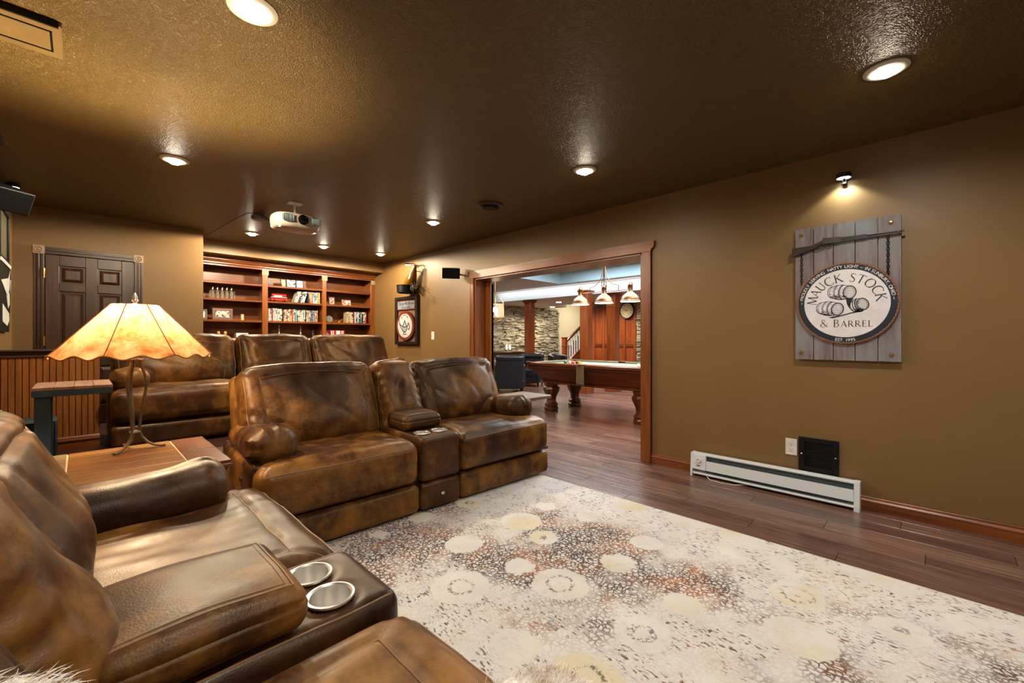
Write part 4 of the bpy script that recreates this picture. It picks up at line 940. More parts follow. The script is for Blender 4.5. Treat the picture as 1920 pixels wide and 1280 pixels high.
mb = MB(); mb.cyl((0.02, 0.05, 0.01), (0.10, 0.17, 0.01), 0.010, n=10); mb.obj('bracket_arm', M['black'], r_)
mb = MB(); mb.box(-0.035, 0.035, -0.006, 0.010, -0.05, 0.02, 0.002, T=Matrix.Translation((0.125, 0.155, -0.01)) @ Matrix.Rotation(math.radians(-55), 4, 'Z')); mb.obj('bracket_plate', M['white_plastic'], r_)
r_, T_, d_, h_ = speaker('dark blue black speaker hung high at the left edge of view', (-0.355, 4.22, 2.05), math.radians(34), math.radians(26), 1.0)
mb = MB(); mb.cyl((0.0, 0.05, 0.0), (-0.11, 0.03, 0.04), 0.010, n=10); mb.obj('bracket_arm', M['black'], r_)
# ------------------------------------------------------------------ pool table
PX0, PX1, PY0, PY1 = 5.0, 6.25, 2.50, 4.64; PTZ = 0.775
pt = root('pool_table', 'mahogany pool table with grey green cloth and turned legs', 'pool table', ((PX0+PX1)/2, (PY0+PY1)/2, 0))
hx, hy = (PX1-PX0)/2, (PY1-PY0)/2; R_ = 0.12
cloth = flat('grey green felt', '#7c806a', 0.9); rub = flat('green felt cushion', '#5e6f55', 0.9)
mb = MB(); mb.box(-hx+R_, hx-R_, -hy+R_, hy-R_, PTZ-0.05, PTZ-0.028); mb.obj('cloth_bed', cloth, pt, smooth=False)
def rail(x0, x1, y0, y1): mb = MB(); mb.box(x0, x1, y0, y1, PTZ-0.055, PTZ, 0.012); mb.obj('rail', M['mahog'], pt)
rail(-hx, -hx+R_, -hy+0.03, -0.06); rail(-hx, -hx+R_, 0.06, hy-0.03); rail(hx-R_, hx, -hy+0.03, -0.06); rail(hx-R_, hx, 0.06, hy-0.03); rail(-hx+0.03, hx-0.03, -hy, -hy+R_); rail(-hx+0.03, hx-0.03, hy-R_, hy)
def cush(poly): mb = MB(); mb.prism(poly, PTZ-0.03, PTZ-0.004, lambda u, v, h: (u, v, h)); fixn(mb.obj('cushion', rub, pt, smooth=False))
c_ = 0.045
for s in (-1, 1):
    for t in (-1, 1):
        cush([(s*(hx-R_), t*0.07), (s*(hx-R_-c_), t*0.09), (s*(hx-R_-c_), t*(hy-R_-0.11)), (s*(hx-R_), t*(hy-R_-0.06))])
    cush([(-hx+R_+0.06, s*(hy-R_)), (-hx+R_+0.11, s*(hy-R_-c_)), (hx-R_-0.11, s*(hy-R_-c_)), (hx-R_-0.06, s*(hy-R_))])
def apron(pts0, pts1):
    mb = MB(); mb.add(pts0+pts1, [(0, 1, 2, 3), (4, 5, 6, 7), (0, 1, 5, 4), (1, 2, 6, 5), (2, 3, 7, 6), (3, 0, 4, 7)]); return fixn(mb.obj('cabinet', M['mahog'], pt, smooth=False))
apron([(-hx+0.03, -hy+0.03, PTZ-0.055), (hx-0.03, -hy+0.03, PTZ-0.055), (hx-0.03, hy-0.03, PTZ-0.055), (-hx+0.03, hy-0.03, PTZ-0.055)], [(-hx+0.20, -hy+0.22, 0.47), (hx-0.20, -hy+0.22, 0.47), (hx-0.20, hy-0.22, 0.47), (-hx+0.20, hy-0.22, 0.47)])
mb = MB(); mb.box(-hx+0.02, hx-0.02, -hy+0.02, hy-0.02, PTZ-0.085, PTZ-0.055, 0.008); mb.box(-hx+0.17, hx-0.17, -hy+0.19, hy-0.19, 0.445, 0.475, 0.008); mb.obj('moulding', M['mahog'], pt)
prof = [(0.10, 0.0), (0.112, 0.02), (0.112, 0.05), (0.095, 0.065), (0.105, 0.085), (0.105, 0.11), (0.08, 0.13), (0.072, 0.17), (0.085, 0.23), (0.12, 0.30), (0.135, 0.345), (0.12, 0.375), (0.10, 0.39), (0.115, 0.41), (0.115, 0.45)]
for s in (-1, 1):
    for t in (-1, 1):
        mb = MB(); mb.lathe(prof, (s*(hx-0.31), t*(hy-0.29), 0), 8); mb.obj('leg', M['mahog'], pt, smooth=False)
for (x, y) in ((-hx+0.045, 0), (hx-0.045, 0), (-hx+0.06, -hy+0.06), (-hx+0.06, hy-0.06), (hx-0.06, -hy+0.06), (hx-0.06, hy-0.06)):
    mb = MB(); mb.lathe([(0.062, PTZ-0.01), (0.072, PTZ+0.004), (0.055, PTZ-0.004), (0.05, PTZ-0.10), (0.002, PTZ-0.13)], (x, y, 0), 16, cap=False); pk = mb.obj('pocket', flat('pocket leather %d' % len(pt.children), '#6b3c22', 0.5), pt)
    if y == 0:
        s = -1 if x < 0 else 1; fr = MB()
        for q in range(13): yy = -0.06+q*0.01; fr.box(x+s*0.045, x+s*0.052, yy-0.0035, yy+0.0035, PTZ-0.30+0.03*abs(math.sin(q*2.1)), PTZ-0.01)
        fr.obj('fringe', flat('tan leather fringe', '#7c6a4f', 0.7), pk, smooth=False)
def ball(x, y, col, lab, stripe=None):
    mb = MB(); r_ = 0.0285; prof = [(0.0006, -r_)]+[(r_*math.cos(a), r_*math.sin(a)) for a in [math.radians(-80+16*i) for i in range(11)]]+[(0.0006, r_)]
    mb.lathe(prof, (0, 0, 0), 20); o = mb.obj('billiard_ball', flat('ball '+col, col, 0.1), None); o.location = (x, y, PTZ-0.028+r_); tag(o, lab, 'ball', 'balls on the pool table')
    if stripe:
        m2 = MB(); m2.lathe([(r_*math.cos(a)*1.01, r_*math.sin(a)*1.01) for a in [math.radians(-26+13*i) for i in range(5)]], (0, 0, 0), 20, cap=False, T=Matrix.Rotation(1.2, 4, 'X')); m2.obj('stripe', flat('stripe '+stripe, stripe, 0.1), o)
ball(5.30, 4.06, '#1f5a3a', 'dark green billiard ball, leftmost of the cluster')
ball(5.30, 3.98, '#e9dcc0', 'cream billiard ball with an orange stripe beside the green one', '#d8742a')
ball(5.32, 3.93, '#c8431f', 'orange red billiard ball in the middle of the cluster')
ball(5.33, 3.86, '#5a1420', 'maroon billiard ball between the orange and yellow ones')
ball(5.27, 3.77, '#d99a1c', 'yellow billiard ball, rightmost of the cluster')
ball(5.36, 2.86, '#e8eadf', 'white cue ball alone at the right end of the cloth')
# ------------------------------------------------------------------ pendant with three domes
pl = root('pendant_lamp', 'brass pendant with three domed shades over the pool table', 'pendant lamp', (5.62, 3.57, 2.60))
sh = [(0.022, 0.27), (0.030, 0.262), (0.034, 0.235), (0.028, 0.225), (0.030, 0.19), (0.036, 0.150), (0.048, 0.128), (0.075, 0.110), (0.105, 0.082), (0.125, 0.048), (0.132, 0.020), (0.140, 0.014), (0.143, 0.0)]
inn = [(0.140, 0.0), (0.122, 0.045), (0.100, 0.078), (0.07, 0.10), (0.002, 0.112)]
zdome = 1.685-2.60
for i, yy in enumerate((0.44, 0.0, -0.44)):
    mb = MB(); mb.lathe(sh, (0, yy, zdome), 28, cap=False); o = mb.obj('shade', M['brass'], pl)
    mb = MB(); mb.lathe(inn, (0, yy, zdome), 28, cap=False); mb.obj('inner_shade', emit('lit shade lining %d' % i, (1.0, 0.86, 0.55), 3.0), o)
    mb = MB(); mb.lathe([(0.002, 0.018), (0.118, 0.018), (0.128, 0.026), (0.122, 0.034)], (0, yy, zdome), 24, cap=False); mb.obj('diffuser', emit('pendant glass %d' % i, (1.0, 0.88, 0.62), 9.0), o)
    mb = MB(); mb.tube([(0, yy-0.034, zdome+0.15), (0, yy-0.040, zdome+0.22), (0, yy-0.030, zdome+0.27), (0, yy, zdome+0.285), (0, yy+0.030, zdome+0.27), (0, yy+0.040, zdome+0.22), (0, yy+0.034, zdome+0.15)], 0.005, 6); mb.obj('yoke', M['brass'], pl)
    spot('pendant lamp %d' % i, (5.62, 3.57+yy, 1.70), 13, 130, (1.0, 0.82, 0.55), 0.05, 0.7)
zb_ = zdome+0.175
mb = MB(); mb.cyl((0, -0.43, zb_), (0, 0.43, zb_), 0.007, n=10); mb.obj('bar', M['brass'], pl)
for s in (-1, 1):
    mb = MB(); mb.tube([(0, s*0.012, -0.34), (0, s*0.02, -0.40), (0, s*0.05, -0.52), (0, s*0.11, -0.60), (0, s*0.18, -0.645), (0, s*0.25, -0.66), (0, s*0.25, zb_)], 0.006, 8); mb.obj('arm', M['brass'], pl)
    mb = MB(); mb.tube([(0, s*0.006, -0.42), (0, s*0.012, -0.50), (0, s*0.035, -0.58), (0, s*0.042, -0.66), (0, s*0.03, -0.70)], 0.005, 6); mb.obj('arm', M['brass'], pl)
mb = MB(); mb.lathe([(0.002, 0), (0.06, 0), (0.055, -0.02), (0.015, -0.035), (0.007, -0.04), (0.007, -0.33), (0.018, -0.34), (0.018, -0.36), (0.007, -0.38), (0.006, -0.68), (0.002, -0.68)], n=14); mb.obj('stem', M['brass'], pl)
# ------------------------------------------------------------------ clock
ck = root('wall_clock', 'round clock with cream face and dark rim on the wood panelling', 'clock', (9.84, 5.57, 1.865))
Tc = Matrix.Rotation(-PI/2, 4, 'Y')
mb = MB(); mb.lathe([(0.185, 0.0), (0.215, 0.0), (0.218, 0.02), (0.205, 0.04), (0.188, 0.035), (0.182, 0.012)], n=36, T=Tc, cap=False); mb.obj('rim', M['black'], ck)
mb = MB(); mb.lathe([(0.001, 0.012), (0.186, 0.012)], n=36, T=Tc, cap=False); mb.obj('face', flat('aged cream clock face', '#d6c49d', 0.5), ck, smooth=False)
Pc = lambda u, v, h: (-h, -u, v)
mb = MB(); mb.stroke([(0.03, -0.008), (-0.155, 0.012)], [0.006, 0.003], 0.018, Pc); mb.stroke([(0.02, -0.015), (-0.10, 0.055)], [0.012, 0.006], 0.020, Pc); mb.obj('hands', M['blackmatt'], ck, smooth=False)
mb = MB()
for i, t_ in enumerate(['XII', 'I', 'II', 'III', 'IIII', 'V', 'VI', 'VII', 'VIII', 'IX', 'X', 'XI']):
    a = -i*PI/6; vs_, fs = text_geo(t_, 0.042); mb.add([Pc((x)*math.cos(a)-(y+0.128)*math.sin(a), (x)*math.sin(a)+(y+0.128)*math.cos(a), 0.0135) for x, y, z in vs_], fs)
mb.obj('numerals', M['blackmatt'], ck, smooth=False)
# ------------------------------------------------------------------ chairs
def club(name, lab, loc, rz, w_, tall):
    r = root(name, lab, 'armchair', loc, rz, 'black leather chairs in the billiard room'); BL = M['blackleather']; h = w_/2
    simple(r, 'back', -h+0.04, h-0.04, 0.20, 0.34, 0.14, tall-0.10, 0.03, 1, 0.002, BL, (8, 3, 8), 0.004)
    simple(r, 'top_roll', -h+0.03, h-0.03, 0.17, 0.37, tall-0.13, tall, 0.06, 1, 0.003, BL, (10, 5, 5), 0.004)
    simple(r, 'seat', -h+0.09, h-0.09, -0.36, 0.20, 0.26, 0.44, 0.05, 1, 0.003, BL, (8, 8, 4), 0.01)
    simple(r, 'base', -h+0.03, h-0.03, -0.33, 0.34, 0.10, 0.28, 0.03, 1, 0.002, BL, (6, 6, 3), 0.003)
    for s in (-1, 1):
        simple(r, 'arm', s*h, s*(h-0.11), -0.36, 0.24, 0.12, 0.60, 0.05, 2, 0.003, BL, (4, 8, 6), 0.004) if s < 0 else simple(r, 'arm', h-0.11, h, -0.36, 0.24, 0.12, 0.60, 0.05, 2, 0.003, BL, (4, 8, 6), 0.004)
        for t in (-0.28, 0.28): mb = MB(); mb.lathe([(0.014, 0), (0.022, 0.05), (0.03, 0.11)], (s*(h-0.08), t, 0), 10); mb.obj('leg', M['black'], r)
    return r
club('armchair', 'black leather armchair seen from behind, left inside the opening', (6.52, 6.5, 0), math.radians(-224), 0.66, 0.80)
club('armchair', 'black leather armchair half hidden behind the left end of the pool table', (7.72, 7.0, 0), math.radians(-60), 0.66, 0.78)
tc = root('swivel_chair', 'round backed black leather chair before the newel post', 'armchair', (8.95, 7.05, 0))
def bfn(q, n_, p):
    a = q.x/0.30*1.5; return Vector((math.sin(a)*(0.27+q.y), math.cos(a)*(0.27+q.y), 0.56+q.z*(1-0.25*abs(q.x)/0.3)))
shx = Cushion(0.34, 0.05, 0.20, 0.05, bfn, 14, 2, 8); mb = MB(); shx.mesh(mb); mb.obj('back', M['blackleather'], tc)
mb = MB(); mb.lathe([(0.002, 0.36), (0.24, 0.36), (0.27, 0.40), (0.26, 0.45), (0.2, 0.475), (0.002, 0.48)], n=20); mb.obj('seat', M['blackleather'], tc)
mb = MB(); mb.lathe([(0.22, 0.0), (0.22, 0.02), (0.03, 0.05), (0.03, 0.36)], n=16); mb.obj('pedestal', M['black'], tc)
# long table with candles at the stone wall
ctb = root('console_table', 'dark console table along the stone wall, behind the black armchair', 'table', (8.35, 8.55, 0))
mb = MB(); mb.box(-0.65, 0.65, -0.22, 0.22, 0.74, 0.79, 0.006); mb.obj('tabletop', M['oak_x'], ctb)
mb = MB(); mb.box(-0.6, 0.6, -0.19, 0.19, 0.64, 0.74, 0.004); mb.obj('apron', M['oak_x'], ctb)
for s in (-1, 1):
    for t in (-1, 1): mb = MB(); mb.box(s*0.56, s*0.61, t*0.15, t*0.20, 0, 0.66, 0.004); mb.obj('leg', M['oak'], ctb)
wax = emit('lit white candle wax', (1.0, 0.9, 0.75), 0.4)
for i, (x, lab) in enumerate(((8.45, 'white pillar candle in an iron holder, left one on the console table'), (8.58, 'white pillar candle in an iron holder, right one on the console table'))):
    cd = root('candle', lab, 'candle', (x, 8.55, 0.79), 0, 'pillar candles on the console table')
    mb = MB(); mb.lathe([(0.045, 0), (0.045, 0.008), (0.008, 0.014), (0.008, 0.03), (0.04, 0.036), (0.04, 0.042)], n=14); mb.tube([(-0.045, 0, 0.03), (-0.05, 0, 0.2), (-0.03, 0, 0.26)], 0.004, 6); mb.obj('holder', M['black'], cd)
    mb = MB(); mb.lathe([(0.033, 0.043), (0.033, 0.18), (0.002, 0.178)], n=16); mb.obj('wax', wax, cd)
# lantern pendant
ln = root('hanging_lantern', 'brass hanging lantern with candle bulbs at the left of the opening', 'lantern', (5.78, 6.17, 2.36))
mb = MB(); mb.lathe([(0.002, 0), (0.05, 0), (0.045, -0.015), (0.006, -0.025), (0.006, -0.30), (0.002, -0.30)], n=12); mb.obj('stem', M['gold'], ln)
z0, z1 = -0.80, -0.52; mb = MB()
for i in range(4):
    a = PI/4+i*PI/2; b = a+PI/2; ra = 0.17; A = (ra*math.cos(a), ra*math.sin(a)); B_ = (ra*math.cos(b), ra*math.sin(b))
    mb.cyl((*A, z0), (*A, z1), 0.007, n=6); mb.cyl((*A, z0), (*B_, z0), 0.007, n=6); mb.cyl((*A, z1), (*B_, z1), 0.007, n=6); mb.tube([(*A, z1), (A[0]*0.7, A[1]*0.7, z1+0.09), (0, 0, z1+0.24)], 0.005, 6); mb.tube([(*A, z0), (A[0]*0.5, A[1]*0.5, z0-0.06), (0, 0, z0-0.08)], 0.005, 6)
mb.obj('frame', M['gold'], ln)
for i in range(3): a = i*2.1; mb = MB(); mb.lathe([(0.012, 0), (0.012, 0.06), (0.018, 0.08), (0.012, 0.11), (0.002, 0.13)], (0.05*math.cos(a), 0.05*math.sin(a), z0+0.04), 10); mb.obj('candle_bulb', emit('candle bulb %d' % i, (1.0, 0.8, 0.5), 30), ln)
mb = MB(); g = 0.115; mb.box(-g, g, -g, g, z0+0.01, z1-0.01); k = N('frosted lantern glass'); k.set(Roughness=0.3); k.b.inputs['Transmission Weight'].default_value = 0.9; k.b.inputs['Base Color'].default_value = (1, 0.93, 0.82, 1); k.b.inputs['IOR'].default_value = 1.02; mb.obj('glass', k.m, ln, smooth=False)
point('lantern light', (5.78, 6.17, 1.72), 16, (1.0, 0.8, 0.5), 0.05)
# ------------------------------------------------------------------ plank sign on the right wall
SX, SYc, SZ0, SZ1 = 3.66, 0.427, 0.995, 1.935
def PS(u, v, h): return (-h, -u, v)          # local: u to the viewer's right, h towards the room
k = N('grey barn wood'); v = k.coord((1, 9, 0.8), off=True); a = k.noise(v, 3, 5, 0.65, 0.4); b = k.noise(k.coord(), 2.6, 3)
k.base(k.mix(k.step(b, 0.4, 0.65), k.ramp(a, [(0.3, rgb('#5b5050')), (0.5, rgb('#766b6b')), (0.75, rgb('#8d8482'))]), rgb('#7c8084'), 'MIX')); k.set(Roughness=0.75); k.norm(k.bump(a, 0.25, 0.004)); M['barn'] = k.m
sg = root('plank_sign', 'grey barn board wall sign with oval barrel emblem, rifle and chains', 'sign', (XR, SYc, SZ0))
Hs = SZ1-SZ0; xs = [-0.288, -0.176, -0.063, 0.055, 0.172, 0.288]; rnd = random.Random(12)
for i in range(5):
    mb = MB(); n = 16; x0, x1 = xs[i]+0.0024, xs[i+1]-0.0024
    bot = [(x0+(x1-x0)*q/n, 0.004*nz(q*0.9, i*3.3)+rnd.uniform(-0.0015, 0.0015)) for q in range(n+1)]; top = [(x1-(x1-x0)*q/n, Hs+0.004*nz(q*0.9, i*5.1+9)+rnd.uniform(-0.0015, 0.0015)) for q in range(n+1)]
    m_ = 22; lft = [(x0+(0.003*abs(nz(q*0.7, 3)) if i == 0 else 0), Hs*(1-q/m_)) for q in range(1, m_)]; rgt = [(x1-(0.003*abs(nz(q*0.7, 8)) if i == 4 else 0), Hs*q/m_) for q in range(1, m_)]
    mb.prism(bot+rgt+top+lft, 0.015, 0.036+0.0015*(i % 2), PS); fixn(mb.obj('plank', M['barn'], sg, smooth=False))
mb = MB(); mb.box(-0.016, 0, -0.22, 0.22, 0.12, 0.16); mb.box(-0.016, 0, -0.22, 0.22, 0.78, 0.82); mb.obj('batten', M['oak'], sg, smooth=False)
for (u, v_) in ((-0.25, Hs-0.045), (0.235, Hs-0.045), (-0.25, 0.05), (0.238, 0.045)):
    mb = MB(); mb.lathe([(0.002, 0.047), (0.008, 0.046), (0.0115, 0.041), (0.012, 0.036)], n=14, T=Matrix.Translation((0, -u, v_)) @ Matrix.Rotation(-PI/2, 4, 'Y')); mb.obj('screw', M['gold'], sg)
# oval plaque
OC = (0.004, 0.388); RX, RY_ = 0.268, 0.266; h0 = 0.038
def ell(rx, ry, n=72, c=OC): return [(c[0]+rx*math.cos(2*PI*i/n), c[1]+ry*math.sin(2*PI*i/n)) for i in range(n)]
mb = MB(); mb.prism(ell(RX, RY_), h0, h0+0.014, PS); fixn(mb.obj('oval_board', flat('blue black ring paint', '#16222c', 0.5), sg, smooth=False))
mb = MB(); mb.prism(ell(RX-0.036, RY_-0.036), h0+0.012, h0+0.0152, PS); fixn(mb.obj('white_field', flat('white sign paint', '#d9d7d9', 0.55), sg, smooth=False))
mb = MB()
for st_ in range(2):
    n = 420; pts = []
    for i in range(n): a = 2*PI*i/n; tw = i*0.55+st_*PI; rr = 0.0032; pts.append(Vector(PS(OC[0]+(RX+0.004+rr*math.cos(tw))*math.cos(a), OC[1]+(RY_+0.004+rr*math.cos(tw))*math.sin(a), h0+0.011+rr*math.sin(tw))))
    mb.tube(pts, 0.0042, 5, closed=True)
mb.obj('rope_border', flat('tan rope', '#8e5f42', 0.85), sg)
hT = h0+0.0158; ink = flat('sign ink black', '#1b1a20', 0.55); wink = flat('sign white lettering', '#e2dfdd', 0.55)
TK, TN = 0.125, 0.062
def arcp(cx, cy, rx, ry, a0, a1, n=16): return [(cx+rx*math.cos(math.radians(a0+(a1-a0)*i/n)), cy+ry*math.sin(math.radians(a0+(a1-a0)*i/n))) for i in range(n+1)]
def ser(x, y, w=0.24): return ([(x-w/2, y), (x+w/2, y)], 0.035)
G = {
 'M': (1.05, [([(0.10, 0), (0.19, 1)], TN), ([(0.19, 1), (0.53, 0.02)], TK), ([(0.53, 0.02), (0.86, 1)], TN), ([(0.86, 1), (0.95, 0)], TK), ser(0.10, 0.01), ser(0.95, 0.01), ser(0.14, 0.985, 0.14), ser(0.90, 0.985, 0.14)]),
 'A': (0.84, [([(0.09, 0), (0.42, 1)], TN), ([(0.42, 1), (0.76, 0)], TK), ([(0.20, 0.34), (0.62, 0.34)], TN), ser(0.08, 0.01, 0.2), ser(0.77, 0.01, 0.22)]),
 'U': (0.86, [([(0.16, 1), (0.16, 0.38)]+arcp(0.43, 0.36, 0.27, 0.35, 180, 360, 12)+[(0.70, 0.38), (0.70, 1)], [TK]*8+[TN*1.3]*8), ser(0.16, 0.985), ser(0.70, 0.985, 0.2)]),
 'C': (0.90, [(arcp(0.52, 0.5, 0.44, 0.50, 48, 312, 26), [TN]*5+[TN*1.5]*3+[TK]*11+[TN*1.5]*3+[TN]*5), ([(0.80, 0.98), (0.815, 0.80)], 0.04), ([(0.815, 0.05), (0.83, 0.20)], 0.04)]),
 'K': (0.84, [([(0.14, 0), (0.14, 1)], TK), ([(0.66, 1), (0.16, 0.47)], TN), ([(0.29, 0.58), (0.78, 0)], TK), ser(0.14, 0.01), ser(0.14, 0.985), ser(0.66, 0.985, 0.18), ser(0.80, 0.01, 0.16)]),
 'S': (0.62, [([(0.52, 0.80), (0.50, 0.94), (0.36, 1.0), (0.20, 0.97), (0.11, 0.84), (0.13, 0.68), (0.27, 0.56), (0.42, 0.44), (0.52, 0.30), (0.50, 0.13), (0.38, 0.01), (0.22, 0.0), (0.10, 0.08), (0.07, 0.22)], [0.03, 0.05, 0.06, 0.07, 0.09, 0.10, 0.12, 0.12, 0.10, 0.09, 0.07, 0.06, 0.05, 0.03])]),
 'T': (0.78, [([(0.39, 0), (0.39, 1)], TK), ([(0.04, 0.975), (0.74, 0.975)], TN), ser(0.39, 0.01), ([(0.04, 1.0), (0.05, 0.84)], 0.035), ([(0.74, 1.0), (0.73, 0.84)], 0.035)]),
 'O': (1.02, [(arcp(0.51, 0.5, 0.43, 0.50, 90, 450, 36), [TN if abs(((i*10) % 180)-0) < 25 or abs(((i*10) % 180)-180) < 25 else TK*0.95 for i in range(37)])]),
 'B': (0.72, [([(0.15, 0), (0.15, 1)], TK), ([(0.15, 0.975), (0.32, 0.975)]+arcp(0.32, 0.75, 0.22, 0.225, 90, -90, 10)+[(0.15, 0.525)], [TN]*4+[0.08]*6+[TN]*4), ([(0.15, 0.525), (0.34, 0.525)]+arcp(0.34, 0.275, 0.27, 0.25, 90, -90, 10)+[(0.15, 0.025)], [TN]*4+[0.09]*6+[TN]*4), ser(0.12, 0.985, 0.16), ser(0.12, 0.01, 0.16)]),
 'R': (0.80, [([(0.15, 0), (0.15, 1)], TK), ([(0.15, 0.975), (0.34, 0.975)]+arcp(0.34, 0.74, 0.24, 0.235, 90, -90, 10)+[(0.15, 0.505)], [TN]*4+[0.09]*6+[TN]*4), ([(0.34, 0.50), (0.74, 0)], TK), ser(0.15, 0.01), ser(0.12, 0.985, 0.16), ser(0.76, 0.01, 0.12)]),
 'E': (0.66, [([(0.15, 0), (0.15, 1)], TK), ([(0.15, 0.975), (0.56, 0.975)], TN), ([(0.15, 0.52), (0.48, 0.52)], TN), ([(0.15, 0.025), (0.60, 0.025)], TN), ([(0.56, 1.0), (0.56, 0.86)], 0.035), ([(0.60, 0.0), (0.61, 0.16)], 0.035), ([(0.48, 0.58), (0.48, 0.45)], 0.03), ser(0.1, 0.01, 0.14), ser(0.1, 0.985, 0.14)]),
 'L': (0.64, [([(0.15, 0), (0.15, 1)], TK), ([(0.15, 0.025), (0.58, 0.025)], TN), ([(0.58, 0.0), (0.60, 0.17)], 0.035), ser(0.15, 0.985), ser(0.1, 0.01, 0.14)]),
 '&': (0.92, [([(0.86, 0.52), (0.72, 0.22), (0.52, 0.03), (0.30, 0.0), (0.12, 0.10), (0.10, 0.28), (0.22, 0.44), (0.42, 0.58), (0.54, 0.74), (0.50, 0.92), (0.36, 1.0), (0.24, 0.92), (0.22, 0.76), (0.34, 0.56), (0.60, 0.22), (0.88, 0.0)], [0.04, 0.045, 0.05, 0.06, 0.10, 0.10, 0.06, 0.05, 0.05, 0.06, 0.05, 0.07, 0.08, 0.10, 0.11, 0.05])]),
 ' ': (0.45, [])}
def draw(mb, txt, size, place, gap=0.10, sizes=None):
    tot = sum((G[c][0]+gap)*(sizes[i] if sizes else size) for i, c in enumerate(txt)); x = -tot/2
    for i, c in enumerate(txt):
        s = sizes[i] if sizes else size; w_, st_ = G[c]; xc = x+w_*s/2
        for pts, wd in st_:
            if len(pts) == 2: pts = [pts[0], ((pts[0][0]+pts[1][0])/2, (pts[0][1]+pts[1][1])/2), pts[1]]; wd = wd if not isinstance(wd, list) else wd[:3]
            pp = [place(xc, (p[0]-w_/2)*s, p[1]*s) for p in pts]
            mb.stroke(pp, ([q*s for q in (wd+[wd[-1]]*20)[:len(pp)]] if isinstance(wd, list) else wd*s), hT, PS)
        x += (w_+gap)*s
mb = MB(); Rb = 0.142
def on_arc(xc, dx, dy): a = PI/2-xc/(Rb+0.028)+math.radians(1); return (OC[0]+0.0+(Rb*1.12+dy)*math.cos(a)+dx*math.sin(a), OC[1]+0.004+(Rb*1.0+dy)*math.sin(a)-dx*math.cos(a))
draw(mb, 'MAUCK STOCK', 0.056, on_arc, 0.05)
mb.obj('black_lettering', ink, sg, smooth=False); mb = MB()
draw(mb, '& BARREL', 0.04, lambda xc, dx, dy: (OC[0]+0.004+xc+dx, OC[1]-0.160+dy), 0.10, [0.052, 0.04, 0.050, 0.041, 0.041, 0.041, 0.041, 0.041])
mb.obj('black_lettering', ink, sg, smooth=False)
mb = MB(); hW = h0+0.0146
def ring_text(t, size, a_mid, r_, flip=False, sp=1.0):
    geos = []; xs_ = 0
    adv = {'I': 0.32, ' ': 0.38, '.': 0.30, ',': 0.30, '1': 0.48, '~': 0.62, 'L': 0.52, 'T': 0.58, 'E': 0.56, 'M': 0.8, 'O': 0.76, 'H': 0.70, 'N': 0.72, 'G': 0.72, 'U': 0.70, 'D': 0.72}
    tot = sum(adv.get(c, 0.62)*sp for c in t)*size; x = -tot/2
    for c in t:
        w_ = adv.get(c, 0.62)*size*sp
        if c != ' ':
            vs_, fs = text_geo(c, size); xc = x+w_/2; a = a_mid-(-xc if flip else xc)/r_
            if not flip: pts = [PS(OC[0]+(r_+y)*math.cos(a)*1.0+xx*math.sin(a), OC[1]+(r_+y)*math.sin(a)-xx*math.cos(a), hW) for xx, y, z in vs_]
            else: pts = [PS(OC[0]+(r_-y)*math.cos(a)-xx*math.sin(a), OC[1]+(r_-y)*math.sin(a)+xx*math.cos(a), hW) for xx, y, z in vs_]
            mb.add(pts, fs)
        x += w_
ring_text('~ PROUDLY SERVING  NATTY LIGHT ~ IN SUNBURY, OHIO ~', 0.0285, math.radians(91), 0.240, sp=0.90)
ring_text('EST. 1995', 0.0285, -PI/2, 0.259, True, 0.85)
mb.obj('white_lettering', wink, sg, smooth=False)
